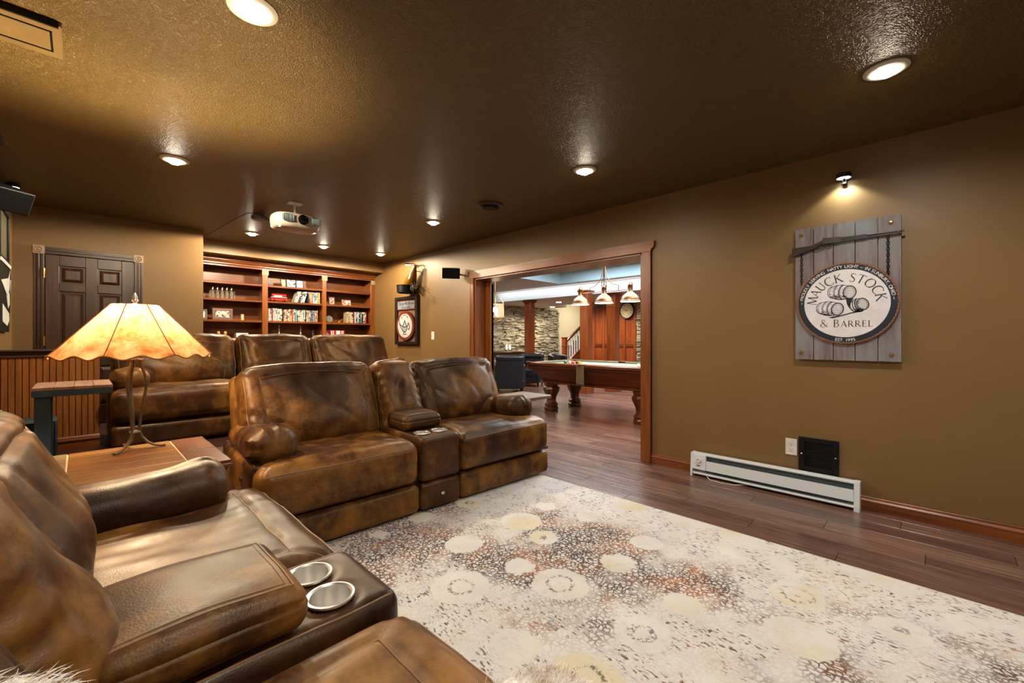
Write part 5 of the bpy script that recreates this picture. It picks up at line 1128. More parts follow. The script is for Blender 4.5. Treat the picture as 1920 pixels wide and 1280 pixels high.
# engraved barrels
mb = MB(); gm = MB(); rnd = random.Random(4)
def barrel(cx, cy, L, R, tilt, headw, hr):
    c, s = math.cos(tilt), math.sin(tilt); Q = lambda a, b: (OC[0]+(cx+a*c-b*s)*1.13, OC[1]+(cy-0.012+a*s+b*c)*1.13+0.022)
    bul = lambda t: R*(0.80+0.20*math.sin(PI*t))
    top = [Q(-L/2+L*i/14, bul(i/14)) for i in range(15)]; bot = [Q(-L/2+L*i/14, -bul(i/14)) for i in range(15)]
    mb.stroke(top, 0.003, hT, PS); mb.stroke(bot, 0.0046, hT, PS)
    back = [Q(-L/2-headw*0.8*math.sin(PI*i/12), 0.80*R*math.cos(PI*i/12)) for i in range(13)]; mb.stroke(back, 0.004, hT, PS)
    for tt in (0.10, 0.34, 0.40, 0.62, 0.68):
        b = bul(tt); mb.stroke([Q(-L/2+L*tt-headw*0.8*math.sin(PI*i/12), b*math.cos(PI*i/12)) for i in range(13)], 0.0026 if tt != 0.68 else  0.0044, hT, PS)
    hd = [Q(L/2+headw*math.cos(2*PI*i/28), 0.86*R*math.sin(2*PI*i/28)) for i in range(28)]; mb.stroke(hd, 0.0064, hT, PS, closed=True)
    hd2 = [Q(L/2+headw*0.78*math.cos(2*PI*i/28), 0.70*R*math.sin(2*PI*i/28)) for i in range(28)]; mb.stroke(hd2, 0.0019, hT, PS, closed=True)
    for q in range(-2, 3):
        y = q*0.24*R; xw = headw*0.74*math.sqrt(max(0, 1-(y/(0.72*R))**2)); mb.stroke([Q(L/2-xw, y), Q(L/2+xw*0.2, y+0.001), Q(L/2+xw, y)], 0.0018, hT, PS)
    for _ in range(95):
        t = rnd.random()**0.8*0.9; y = -bul(t)*(1-abs(rnd.gauss(0, 0.38))); 
        if abs(y) > bul(t): continue
        x = -L/2+L*t; ln_ = rnd.uniform(0.004, 0.013); mb.stroke([Q(x-headw*0.7*math.sqrt(max(0, 1-(y/bul(t))**2)), y), Q(x+ln_-headw*0.7*math.sqrt(max(0, 1-(y/bul(t))**2)), y+rnd.uniform(-0.001, 0.001))], rnd.uniform(0.001, 0.0024), hT, PS)
    for _ in range(30):
        t = rnd.random(); y = bul(t)*(0.2+0.6*rnd.random()); x = -L/2+L*t*0.85; mb.stroke([Q(x-headw*0.3, y), Q(x+0.008-headw*0.3, y)], 0.0007, hT, PS)
barrel(-0.020, 0.060, 0.082, 0.044, -0.06, 0.030, 0)
barrel(-0.078, -0.036, 0.082, 0.043, -0.12, 0.029, 0)
barrel(0.062, -0.022, 0.040, 0.040, 0.28, 0.027, 0)
tri = [(0.004, 0.018), (0.040, 0.020), (0.026, -0.004), (0.020, -0.040), (0.008, -0.012)]; gm.prism([(OC[0]+a*1.13, OC[1]+(b-0.012)*1.13+0.022) for a, b in tri], hT-0.0004, hT, PS)
gm.prism([(OC[0]+a*1.13, OC[1]+(b-0.012)*1.13+0.022) for a, b in [(-0.085, -0.090), (-0.02, -0.078), (0.04, -0.060), (0.09, -0.058), (0.03, -0.070), (-0.03, -0.088), (-0.06, -0.096)]], hT-0.0004, hT, PS)
mb.v += []; o_ = mb.obj('barrel_engraving', ink, sg, smooth=False); fixn(gm.obj('barrel_shadow', ink, sg, smooth=False))
# rifle
gun = MB(); hG = 0.040; yv = Hs-0.125
stock = [(-0.305, yv-0.075), (-0.300, yv-0.012), (-0.19, yv-0.010), (-0.13, yv+0.014), (-0.12, yv+0.022), (-0.12, yv-0.004), (-0.165, yv-0.030), (-0.22, yv-0.050)]
gw = flat('dark gun stock wood', '#2a211b', 0.5); gm_ = flat('worn gun metal', '#4a4644', 0.45, 0.4)
gun.prism(stock, hG, hG+0.022, PS); fixn(gun.obj('rifle_stock', gw, sg, smooth=False)); gun = MB(); gun.prism([(-0.02, yv-0.008), (-0.02, yv+0.022), (0.12, yv+0.022), (0.12, yv-0.006)], hG+0.001, hG+0.021, PS); fixn(gun.obj('rifle_forend', gw, sg, smooth=False))
gun = MB(); gun.prism([(-0.12, yv-0.008), (-0.12, yv+0.030), (-0.112, yv+0.040), (-0.106, yv+0.030), (-0.02, yv+0.028), (-0.02, yv-0.010)], hG, hG+0.024, PS); fixn(gun.obj('rifle_receiver', gm_, sg, smooth=False))
gun = MB(); gun.cyl(PS(0.115, yv+0.016, hG+0.014), PS(0.30, yv+0.016, hG+0.014), 0.0062); gun.cyl(PS(0.115, yv+0.002, hG+0.014), PS(0.285, yv+0.002, hG+0.014), 0.0058); gun.cyl(PS(0.27, yv+0.009, hG+0.014), PS(0.276, yv+0.009, hG+0.014), 0.014); gun.obj('rifle_barrel', gm_, sg)
gun = MB(); gun.tube([PS(*p, hG+0.012) for p in [(-0.10, yv-0.008), (-0.108, yv-0.030), (-0.125, yv-0.040), (-0.155, yv-0.046), (-0.17, yv-0.038), (-0.165, yv-0.028), (-0.13, yv-0.022), (-0.115, yv-0.014)]], 0.003, 6, closed=True); gun.tube([PS(*p, hG+0.012) for p in [(-0.095, yv-0.008), (-0.098, yv-0.028), (-0.08, yv-0.034), (-0.068, yv-0.026), (-0.066, yv-0.008)]], 0.003, 6); gun.obj('lever', gm_, sg)
# chains
def chain(u0, v0, v1):
    n = max(3, int((v0-v1)/0.0185)); ch = None
    for q in range(n):
        vv = v0-(q+0.5)*(v0-v1)/n; mb = MB(); pts = []
        for i in range(12):
            a = 2*PI*i/12; x_, y_ = 0.0072*math.cos(a), 0.0125*math.sin(a)
            pts.append(Vector(PS(u0+(x_ if q % 2 == 0 else x_*0.35), vv+y_, hG+0.006+(0 if q % 2 == 0 else x_*0.9))))
        mb.tube(pts, 0.0024, 5, closed=True); mb.obj('chain_link', M['black'], sg)
chain(-0.245, yv-0.045, OC[1]+RY_*0.40+0.04); chain(0.222, yv-0.004, OC[1]+RY_*0.60)
# ------------------------------------------------------------------ puck lights on the walls
def puck(lab, loc, d, p=9):
    r = root('picture_light', lab, 'wall light', loc, 0, 'small battery picture lights')
    s = d; mb = MB(); mb.lathe([(0.040, -0.006), (0.043, 0.0), (0.043, 0.022), (0.036, 0.028), (0.002, 0.028)], (s*0.062, 0, 0), 24, cap=False); mb.obj('housing', M['black'], r)
    mb = MB(); mb.lathe([(0.002, 0.0), (0.038, 0.0), (0.039, 0.004)], (s*0.062, 0, -0.003), 24, cap=False); mb.obj('lens', emit('cool puck lens', (0.95, 1.0, 0.9), 14.0), r)
    mb = MB(); mb.box(0, s*0.03, -0.014, 0.014, -0.035, 0.012, 0.003); mb.cyl((s*0.02, 0, -0.02), (s*0.05, 0, 0.004), 0.007, n=10); mb.lathe([(0.018, -0.002), (0.018, 0.003), (0.01, 0.006)], (s*0.024, 0, -0.034), 14); mb.obj('bracket', M['black'], r)
    spot('puck light', (loc[0]+s*0.062, loc[1], loc[2]-0.012), p, 120, (0.92, 1.0, 0.92), 0.03, 0.35, (0, math.radians(s*8), 0))
puck('small round light on the wall above the plank sign', (XR, 0.43, 2.235), -1, 9)
puck('small round light above the pictures on the left wall', (XL, 5.42, 2.40), 1, 10)
# ------------------------------------------------------------------ wall register, outlets, heater
vg = root('wall_register', 'black return air grille on the wall behind the heater', 'vent', (XR, 0.58, 0.31))
for (u0, u1, v0, v1) in ((-0.118, -0.082, -0.12, 0.12), (0.082, 0.118, -0.12, 0.12), (-0.082, 0.082, 0.088, 0.12), (-0.082, 0.082, -0.12, -0.088)):
    mb = MB(); mb.box(-0.014, 0, -u1, -u0, v0, v1, 0.002); mb.obj('frame_side', M['black'], vg, smooth=False)
mb = MB(); mb.box(-0.003, 0, -0.083, 0.083, -0.09, 0.09); mb.obj('duct', flat('duct dark', '#020202', 0.9), vg, smooth=False)
for q in range(15): mb = MB(); mb.box(-0.011, -0.002, -0.083, 0.083, -0.0008, 0.0008, 0, T=Matrix.Translation((0, 0, -0.084+q*0.012)) @ Matrix.Rotation(0.6, 4, 'Y')); mb.obj('louvre', M['black'], vg, smooth=False)
for u in (-0.1, 0.1): mb = MB(); mb.lathe([(0.002, 0.018), (0.005, 0.016), (0.006, 0.013)], n=10, T=Matrix.Translation((0, -u, 0.0)) @ Matrix.Rotation(-PI/2, 4, 'Y')); mb.obj('screw', M['steel'], vg)
def outlet(lab, y, z, x=XR):
    r = root('wall_outlet', lab, 'outlet', (x, y, z)); mb = MB(); mb.box(-0.006, 0, -0.037, 0.037, -0.06, 0.06, 0.002); mb.obj('plate', M['white_plastic'], r)
    for s in (-1, 1):
        mb = MB(); mb.lathe([(0.017, 0.0), (0.017, 0.0075), (0.002, 0.008)], n=18, T=Matrix.Translation((0, 0, s*0.021)) @ Matrix.Rotation(-PI/2, 4, 'Y')); o = mb.obj('socket', M['white_plastic'], r)
        mb = MB()
        for u in (-0.006, 0.006): mb.box(-0.0088, -0.007, u-0.001, u+0.001, s*0.021, s*0.021+0.008)
        mb.box(-0.0088, -0.007, -0.002, 0.002, s*0.021-0.009, s*0.021-0.005); mb.obj('slots', M['blackmatt'], o, smooth=False)
outlet('white duplex outlet beside the black air grille', 0.745, 0.345)
outlet('white outlet plate on the wall right of the narrow lamp sign', 5.30, 1.19)
ht = root('baseboard_heater', 'long white electric baseboard heater on the floor along the wall', 'heater', (3.675, 0.345, 0)); HL = 1.10; Wm = M['white']
yl = lambda a: a
mb = MB(); mb.box(-0.012, 0.0, 0.0, HL, 0.012, 0.185, 0.002); mb.obj('back_plate', Wm, ht)
mb = MB(); mb.box(-0.062, 0.0, 0.015, HL-0.01, 0.176, 0.190, 0.003); mb.obj('top_lip', Wm, ht)
mb = MB(); mb.prism([(-0.072, 0.062), (-0.066, 0.138), (-0.062, 0.138), (-0.067, 0.060)], 0.03, HL-0.12, lambda u, v, h: (u, h, v)); fixn(mb.obj('front_panel', Wm, ht, smooth=False))
mb = MB(); mb.box(-0.075, -0.008, 0.02, HL-0.01, 0.020, 0.034, 0.003); mb.obj('bottom_lip', Wm, ht)
mb = MB(); mb.box(-0.020, -0.013, 0.03, HL-0.10, 0.036, 0.172); mb.obj('reflector', M['greymetal'], ht, smooth=False)
mb = MB()
for q in range(90): mb.box(-0.058, -0.024, 0.06+q*0.0098, 0.0612+q*0.0098, 0.045, 0.085)
o = mb.obj('fins', M['greymetal'], ht, smooth=False); o['kind'] = 'stuff'
mb = MB(); mb.cyl((-0.042, 0.03, 0.065), (-0.042, HL-0.11, 0.065), 0.007); mb.obj('heating_element', flat('brown element tube', '#5a4536', 0.4, 0.6), ht)
mb = MB(); mb.prism([(-0.078, 0.0), (-0.078, 0.03), (-0.064, 0.192), (0.0, 0.192), (0.0, 0.0), (-0.012, 0.0), (-0.012, 0.012), (-0.05, 0.012), (-0.05, 0.0)], -0.003, 0.028, lambda u, v, h: (u, h, v)); fixn(mb.obj('end_cap', Wm, ht, smooth=False))
mb = MB(); mb.prism([(-0.078, 0.0), (-0.078, 0.03), (-0.064, 0.192), (0.0, 0.192), (0.0, 0.0), (-0.012, 0.0), (-0.012, 0.012), (-0.05, 0.012), (-0.05, 0.0)], HL-0.012, HL+0.003, lambda u, v, h: (u, h, v)); fixn(mb.obj('end_cap', Wm, ht, smooth=False))
mb = MB(); mb.prism([(-0.075, 0.062), (-0.066, 0.180), (-0.03, 0.180), (-0.03, 0.062)], HL-0.118, HL-0.012, lambda u, v, h: (u, h, v)); fixn(mb.obj('control_box', Wm, ht, smooth=False))
Tk = Matrix.Translation((-0.069, HL-0.065, 0.135)) @ Matrix.Rotation(-PI/2+0.08, 4, 'Y')
mb = MB(); mb.lathe([(0.019, 0), (0.018, 0.010), (0.015, 0.013), (0.013, 0.009), (0.002, 0.009)], n=22, T=Tk); mb.obj('dial', M['white_plastic'], ht)
mb = MB(); mb.box(-0.0755, -0.070, HL-0.075, HL-0.048, 0.088, 0.097, 0.001); mb.obj('rating_label', flat('amber label', '#7a5a2a', 0.4), ht)
mb = MB(); mb.tube([(-0.03, HL-0.10, 0.02), (-0.10, HL-0.16, 0.004), (-0.115, HL-0.25, 0.004), (-0.10, HL-0.34, 0.004), (-0.05, HL-0.40, 0.006), (-0.01, HL-0.44, 0.006)], 0.0035, 8); mb.obj('power_cord', M['white_plastic'], ht)
# ------------------------------------------------------------------ narrow lamp sign near the bookcase
s2_ = root('lamp_sign', 'narrow black framed sign with a red rimmed oval oil lamp picture', 'sign', (XR, 5.975, 1.05)); Hh = 0.765; hw_ = 0.325
k2 = flat('tan sign backing', '#7d6147', 0.7); frm = flat('black brown frame', '#1a100c', 0.4)
for (a, b, c, d) in ((-hw_, -hw_+0.055, 0, Hh), (hw_-0.055, hw_, 0, Hh), (-hw_+0.055, hw_-0.055, 0, 0.05), (-hw_+0.055, hw_-0.055, Hh-0.05, Hh)): mb = MB(); mb.box(-0.06, 0, -b, -a, c, d, 0.004); mb.obj('frame_side', frm, s2_, smooth=False)
mb = MB(); mb.box(-0.02, -0.005, -hw_+0.05, hw_-0.05, 0.04, Hh-0.04); mb.obj('backing', k2, s2_, smooth=False)
mb = MB(); mb.box(-0.045, -0.02, -hw_+0.058, hw_-0.058, Hh-0.215, Hh-0.055, 0.004); mb.obj('title_border', flat('dark red border', '#5a1f18', 0.5), s2_, smooth=False)
mb = MB(); mb.box(-0.048, -0.044, -hw_+0.08, hw_-0.075, Hh-0.198, Hh-0.072); mb.obj('title_plaque', flat('slate grey plaque', '#7d8088', 0.6), s2_, smooth=False)
mb = MB(); vs_, fs = text_geo('The Lady With The Lamp', 0.058, spacing=0.9, shear=0.35); mb.add([PS(x*0.80+0.004, y*1.15+Hh-0.132, 0.0492) for x, y, z in vs_], fs); vs_, fs = text_geo('ETTA, ALABASTER', 0.036); mb.add([PS(x*0.9+0.004, y+Hh-0.185, 0.0492) for x, y, z in vs_], fs); mb.obj('title_lettering', M['blackmatt'], s2_, smooth=False)
oc = (0.0, 0.30)
def e2(rx, ry, n=40): return [(oc[0]+rx*math.cos(2*PI*i/n), oc[1]+ry*math.sin(2*PI*i/n)) for i in range(n)]
mb = MB(); mb.prism(e2(0.262, 0.232), 0.048, 0.066, PS); fixn(mb.obj('oval_rim', flat('red wood rim', '#6b2713', 0.45), s2_, smooth=False))
mb = MB(); mb.prism(e2(0.212, 0.190), 0.060, 0.0685, PS); fixn(mb.obj('oval_field', flat('white enamel field', '#b5b5b5', 0.5), s2_, smooth=False))
mb = MB(); g2 = MB(); hq = 0.0692
bowl = [(-0.10, 0.02), (-0.06, -0.01), (0.0, -0.02), (0.07, -0.01), (0.085, 0.0), (0.06, -0.06), (0.01, -0.095), (-0.03, -0.095), (-0.075, -0.055)]
g2.prism([(a, b+0.30) for a, b in bowl], hq-0.0003, hq+0.0001, PS); fixn(g2.obj('lamp_body_print', flat('grey print', '#8b9094', 0.6), s2_, smooth=False))
for ln_, wd in (([(-0.165, 0.075), (-0.15, 0.04), (-0.12, 0.01), (-0.06, -0.012), (0.0, -0.02), (0.06, -0.012), (0.085, 0.005)], 0.009), ([(-0.16, 0.05), (-0.13, -0.005), (-0.08, -0.06), (-0.03, -0.098), (0.01, -0.098), (0.06, -0.065), (0.085, 0.005)], 0.009), ([(-0.055, 0.0), (-0.03, 0.025), (-0.012, 0.06), (0.0, 0.085), (0.012, 0.06), (0.03, 0.025), (0.055, 0.0)], 0.012), ([(0.085, 0.0), (0.10, 0.05), (0.125, 0.02), (0.14, -0.03), (0.12, -0.06), (0.095, -0.055)], 0.012), ([(-0.04, -0.135), (-0.02, -0.10), (0.02, -0.10), (0.045, -0.135), (-0.04, -0.135)], 0.008), ([(-0.165, 0.075), (-0.175, 0.11), (-0.158, 0.135)], 0.012), ([(-0.10, 0.13), (-0.09, 0.15), (-0.085, 0.12)], 0.01), ([(0.06, 0.15), (0.075, 0.135), (0.085, 0.12)], 0.01), ([(-0.05, 0.165), (0.04, 0.17)], 0.006)):
    mb.stroke([(a, b+0.30) for a, b in ln_], wd*1.7, hq+0.0004, PS)
mb.obj('lamp_print', ink, s2_, smooth=False)
# iron basket lamp with amber glass above it
ib = root('wall_ornament', 'amber glass bottle in a scrolled iron basket with a small lamp, above the lamp sign', 'wall ornament', (XR, 5.75, 1.835))
amber = flat('amber glass', '#6d470a', 0.2)
def off(q, n_, p): return q
mb = MB(); pr = [(0.06, 0.08), (0.10, 0.10), (0.115, 0.16), (0.105, 0.22), (0.085, 0.28), (0.065, 0.33), (0.045, 0.37), (0.035, 0.41)]
vs_ = []; n = 20
for i, (r_, z) in enumerate(pr):
    ox = 0.0; oy = 0.06-0.19*((z-0.08)/0.33)
    for j in range(n): a = 2*PI*j/n; vs_.append((-0.11+r_*0.75*math.cos(a), oy+r_*math.sin(a), z))
mb.add(vs_, [(j*n+i, j*n+(i+1) % n, (j+1)*n+(i+1) % n, (j+1)*n+i) for j in range(len(pr)-1) for i in range(n)]+[tuple(reversed(range(n))), tuple(range((len(pr)-1)*n, len(pr)*n))]); mb.obj('amber_glass', amber, ib)
mb = MB(); mb.lathe([(0.105, 0.012), (0.13, 0.02), (0.135, 0.125), (0.142, 0.13), (0.13, 0.135), (0.12, 0.03), (0.002, 0.025)], (-0.15, 0.07, 0.0), 18, cap=False); mb.obj('iron_basket', M['black'], ib)
irn = flat('rusty iron scroll', '#24150c', 0.5, 0.2)
def spiral(c, r0, turns, a0, x=-0.15, sgn=1): return [(x, -(c[0]+r0*(1-t/26)*math.cos(a0+sgn*turns*2*PI*t/24)), c[1]+r0*(1-t/26)*math.sin(a0+sgn*turns*2*PI*t/24)) for t in range(25)]
mb = MB(); mb.tube(spiral((-0.23, 0.07), 0.04, 1.1, 0.0), 0.009, 6); mb.tube(spiral((0.245, 0.10), 0.045, 1.2, PI), 0.009, 6); mb.tube(spiral((0.02, 0.17), 0.05, 1.4, 0.4), 0.008, 6); mb.tube(spiral((0.12, 0.09), 0.05, 1.5, 1.2), 0.008, 6)
mb.tube([(-0.15, -0.04, 0.10), (-0.15, -0.11, 0.155), (-0.15, -0.18, 0.09), (-0.15, -0.12, 0.03)], 0.009, 6, closed=True); mb.tube([(-0.15, 0.08, 0.18), (-0.15, 0.02, 0.24), (-0.15, -0.05, 0.16), (-0.15, 0.0, 0.10)], 0.008, 6, closed=True); mb.tube([(-0.15, -0.15, 0.0), (-0.15, -0.17, 0.08), (-0.15, -0.19, 0.16)], 0.008, 6); mb.obj('iron_scrolls', irn, ib)
mb = MB(); mb.tube([(-0.11, -0.13, 0.40), (-0.11, -0.12, 0.45), (-0.11, -0.08, 0.465), (-0.11, 0.02, 0.462)], 0.008, 8); mb.lathe([(0.05, 0.0), (0.054, 0.008), (0.04, 0.022), (0.002, 0.024)], (-0.11, 0.06, 0.455), 18, cap=False); mb.obj('gooseneck', M['black'], ib)
mb = MB(); mb.lathe([(0.002, 0.0), (0.047, 0.0)], (-0.11, 0.06, 0.457), 18, cap=False); mb.obj('lamp_lens', emit('ornament lens', (1.0, 0.95, 0.8), 14), ib, smooth=False)
mb = MB(); mb.box(-0.11, 0.0, 0.03, 0.05, 0.02, 0.04); mb.box(-0.10, 0.0, -0.11, -0.10, 0.34, 0.35); mb.obj('wall_bracket', M['black'], ib)
spot('ornament lamp', (XR-0.11, 5.81, 2.285), 4, 140, (1.0, 0.9, 0.68), 0.03, 0.5)
# ------------------------------------------------------------------ left wall: sconce and pictures
sc_ = root('wall_sconce', 'black cone shade of a wall lamp at the upper left edge', 'wall light', (XL, 3.94, 2.36))
mb = MB(); mb.lathe([(0.015, 0.085), (0.028, 0.06), (0.05, 0.03), (0.10, -0.045), (0.104, -0.05), (0.096, -0.046), (0.045, 0.025), (0.002, 0.04)], (0.05, 0, 0), 24, cap=False, T=Matrix.Translation((0, 0, 0))); mb.obj('shade', M['black'], sc_)
mb = MB(); mb.tube([(0, 0, -0.0), (-0.0, 0, 0.05), (0.02, 0, 0.075), (0.05, 0, 0.08)], 0.006, 8); mb.obj('arm', M['black'], sc_)
pa = root('framed_picture', 'tall black framed picture on the left wall, upper one', 'picture', (XL, 5.35, 1.77))
mb = MB(); mb.box(0, 0.03, -0.30, 0.30, 0.0, 0.03, 0.004); mb.box(0, 0.03, -0.30, 0.30, 0.40, 0.43, 0.004); mb.box(0, 0.03, -0.30, -0.27, 0.03, 0.40, 0.004); mb.box(0, 0.03, 0.27, 0.30, 0.03, 0.40, 0.004); mb.obj('frame', M['black'], pa)
mb = MB(); mb.box(0.0, 0.015, -0.27, 0.27, 0.03, 0.40); mb.obj('picture', flat('dim picture print', '#6e6a50', 0.3), pa, smooth=False)
pb_ = root('cutout_sign', 'black and white painted cutout sign hanging below the upper picture', 'sign', (XL, 5.42, 1.20))
mb = MB(); Pl = lambda u, v, h: (h, u, v); mb.prism([(-0.35, 0.0), (0.26, 0.0), (0.27, 0.02), (0.27, 0.12), (0.35, 0.22), (0.40, 0.42), (0.40, 0.50), (0.33, 0.55), (-0.35, 0.55)], 0.0, 0.025, Pl); fixn(mb.obj('board', M['black'], pb_, smooth=False))
mb = MB()
for (pl_) in ([(-0.3, 0.40), (0.20, 0.46), (0.30, 0.53), (0.24, 0.36), (0.12, 0.30)], [(0.05, 0.30), (0.26, 0.34), (0.28, 0.24), (0.16, 0.20)], [(-0.2, 0.22), (0.22, 0.16), (0.24, 0.10), (0.1, 0.05), (-0.2, 0.08)], [(0.33, 0.34), (0.36, 0.46), (0.31, 0.44)]): mb.prism(pl_, 0.025, 0.0268, Pl)
fixn(mb.obj('white_paint', flat('white picture paint', '#cfd2cf', 0.5), pb_, smooth=False))
mb = MB(); mb.prism([(-0.35, 0.545), (0.30, 0.545), (0.34, 0.575), (-0.35, 0.575)], 0.0, 0.032, Pl); fixn(mb.obj('white_ledge', M['white'], pb_, smooth=False))
# ------------------------------------------------------------------ built in bookcase
BY = 7.10; BB = 7.42
bc = root('bookcase', 'tall brown wooden built in bookcase with crown and rosette columns', 'bookcase', (1.045, BY, RZ if False else 0.0)); ox = 1.045
cols = [(1.046, 1.10), (1.907, 1.984), (2.785, 2.850), (3.625, 3.699)]; ZT = 2.17
for i, (a, b) in enumerate(cols):
    mb = MB(); mb.box(a-ox, b-ox, -0.012, 0.02, 0, ZT-0.075, 0.004); mb.obj('column', M['case_z'], bc)
    mb = MB(); mb.box((a+b)/2-ox-0.012, (a+b)/2-ox+0.012, 0.02, BB-BY, 0, ZT); mb.obj('divider', M['case_z'], bc, smooth=False)
    rosette(bc, (a+b)/2-ox, 0, ZT-0.036, 0.042 if 0 < i < 3 else 0.036, lambda u, v, h: (u, -h-0.006, v), M['case_trim'])
mb = MB(); mb.box(0, XR-ox-0.001, BB-BY-0.012, BB-BY, 0, 2.282); mb.obj('back_panel', M['case'], bc, smooth=False)
mb = MB(); mb.prism([(0.02, 2.165), (-0.02, 2.165), (-0.02, 2.182), (-0.028, 2.186), (-0.034, 2.198), (-0.034, 2.212), (-0.044, 2.216), (-0.06, 2.226), (-0.066, 2.240), (-0.085, 2.246), (-0.085, 2.262), (-0.12, 2.266), (-0.12, 2.282), (0.02, 2.282)], 0.001, XR-ox-0.001, lambda u, v, h: (h, u, v)); fixn(mb.obj('crown', M['case'], bc, smooth=False))
bays = [(1.10, 1.907), (1.984, 2.785), (2.850, 3.625)]; SH = [1.950, 1.712, 1.413, 1.160]
for (a, b) in bays:
    for z in SH+[0.86]:
        mb = MB(); mb.box(a-ox-0.03, b-ox+0.03, 0.004, BB-BY-0.012, z-0.024, z, 0.003); mb.box(a-ox, b-ox, -0.004, 0.008, z-0.030, z-0.004, 0.003); mb.obj('shelf', M['case'], bc)
    mb = MB(); mb.box(a-ox, b-ox, 0.0, 0.02, 0.30, 0.84, 0.003); mb.obj('cabinet_door', M['case_z'], bc)
mb = MB(); mb.box(0, XR-ox-0.001, 0.0, 0.03, 0, 0.30); mb.obj('plinth', M['case'], bc, smooth=False)
def bxo(name, lab, cat, loc, sx_, sy_, sz_, mat, group=None, b=0.002, rot=None):
    mb = MB(); mb.box(-sx_/2, sx_/2, 0, sy_, 0, sz_, b); o = mb.obj(name, mat, None, smooth=False); o.location = loc
    if rot: o.rotation_euler = rot
    return tag(o, lab, cat, group)
# films and books: each one a thing
ORD = ['first', 'second', 'third', 'fourth', 'fifth', 'sixth', 'seventh', 'eighth', 'ninth', 'tenth', 'eleventh', 'twelfth', 'thirteenth', 'fourteenth', 'fifteenth', 'sixteenth', 'seventeenth', 'eighteenth', 'nineteenth', 'twentieth', 'twenty first', 'twenty second', 'twenty third', 'twenty fourth', 'twenty fifth', 'twenty sixth', 'twenty seventh', 'twenty eighth', 'twenty ninth', 'thirtieth', 'thirty first', 'thirty second', 'thirty third', 'thirty fourth', 'thirty fifth', 'thirty sixth', 'thirty seventh', 'thirty eighth', 'thirty ninth', 'fortieth', 'forty first', 'forty second', 'forty third', 'forty fourth', 'forty fifth']
COLS = {'white': '#b9b7b2', 'grey': '#8f9399', 'pale grey': '#b9bcc0', 'black': '#1e1e22', 'red': '#a5372a', 'dark blue': '#25385c', 'blue': '#4a6d9e', 'pale blue': '#9dbccb', 'cream': '#b8aa88', 'brown': '#6b4a38', 'tan': '#b69a78', 'orange': '#c8702c', 'yellow': '#d3b34c', 'green': '#3f6b4e', 'pink': '#c8456f', 'teal': '#3f7f8c', 'maroon': '#5c2430'}
fmat = {}
def spine(c):
    if c in fmat: return fmat[c]
    k = N('printed spine '+c); v = k.coord((1, 1, 1), off=True); base = rgb(COLS[c]); f = k.noise(k.coord((20, 1, 34), off=True), 1.0, 2, 0.6)
    alt = rgb('#2a2a30') if c in ('white', 'cream', 'pale grey', 'pale blue', 'tan', 'yellow') else rgb('#b5b0a6')
    k.base(k.mix(k.step(f, 0.56, 0.62), base, alt)); k.set(Roughness=0.35); fmat[c] = k.m; return k.m
def frow(seq, x0, x1, z, rowlab, group, hs=0.19, cat='film', name='film_case', lean=0):
    n = len(seq); w_ = (x1-x0)/n; rnd = random.Random(n)
    for i, c in enumerate(seq):
        hh_ = hs*(1+rnd.uniform(-0.05, 0.05)); mb = MB(); mb.box(-w_/2+0.0008, w_/2-0.0008, 0, 0.135, 0, hh_, 0.0015); o = mb.obj(name, spine(c), None, smooth=False)
        an = lean*(1 if i < n*0.42 else 0); o.location = ((x0+(i+0.5)*w_) if not an else (x0+int(n*0.42+1)*w_-0.061-(int(n*0.42+1)-i-0.5)*w_*1.06), BY+0.055+rnd.uniform(-0.006, 0.006), z+abs(math.sin(an))*w_/2+0.001); o.rotation_euler = (0, an, 0)
        m2 = MB(); m2.box(-w_/2+0.003, w_/2-0.003, -0.0006, 0.002, hh_*0.55, hh_*0.85); m2.obj('title_strip', spine('white' if c in ('black', 'red', 'dark blue', 'maroon', 'brown', 'green', 'teal') else 'black'), o, smooth=False) if i % 3 == 0 else None
        art = 'an' if c[0] in 'ao' else ''
        tag(o, f'{c} spined {cat} case, {ORD[i]} from the left {rowlab}'.replace('book case', 'book'), cat, group)
frow(['cream', 'grey', 'white', 'pale blue', 'red', 'maroon', 'white', 'grey', 'white', 'pale grey', 'grey', 'white', 'white', 'pale grey', 'white', 'black'], 1.99, 2.205, SH[2], "in the full shelf's left block", 'film cases filling the middle bay shelf', 0.19)
frow(['tan', 'grey', 'tan', 'brown', 'pale grey', 'grey', 'yellow', 'red', 'red', 'white', 'teal', 'grey', 'dark blue', 'pale grey', 'tan', 'white', 'pale blue', 'white', 'grey', 'white', 'black', 'white', 'orange', 'cream', 'dark blue', 'blue', 'dark blue', 'grey', 'brown', 'grey', 'maroon', 'tan'], 2.222, 2.735, SH[2], "in the full shelf's right block", 'film cases filling the middle bay shelf', 0.185)
frow(['white', 'white', 'grey', 'black', 'dark blue', 'white', 'pale grey', 'white', 'dark blue', 'red', 'yellow', 'pink', 'pale blue', 'teal', 'pale blue', 'white', 'orange', 'cream'], 2.44, 2.772, SH[1], 'in the row beside the bus', 'film cases on the shelf beside the red toy bus', 0.185, lean=0.30)
frow(['cream', 'tan', 'cream', 'white', 'maroon', 'white', 'black', 'pale blue', 'black', 'teal', 'black', 'white', 'red'], 3.22, 3.575, SH[2], 'in the right bay row', 'film cases in the right bay', 0.19)
o = root('book', 'red book with white stripes lying open cover out on the low right shelf', 'book', (3.05, BY+0.08, SH[3]+0.0))
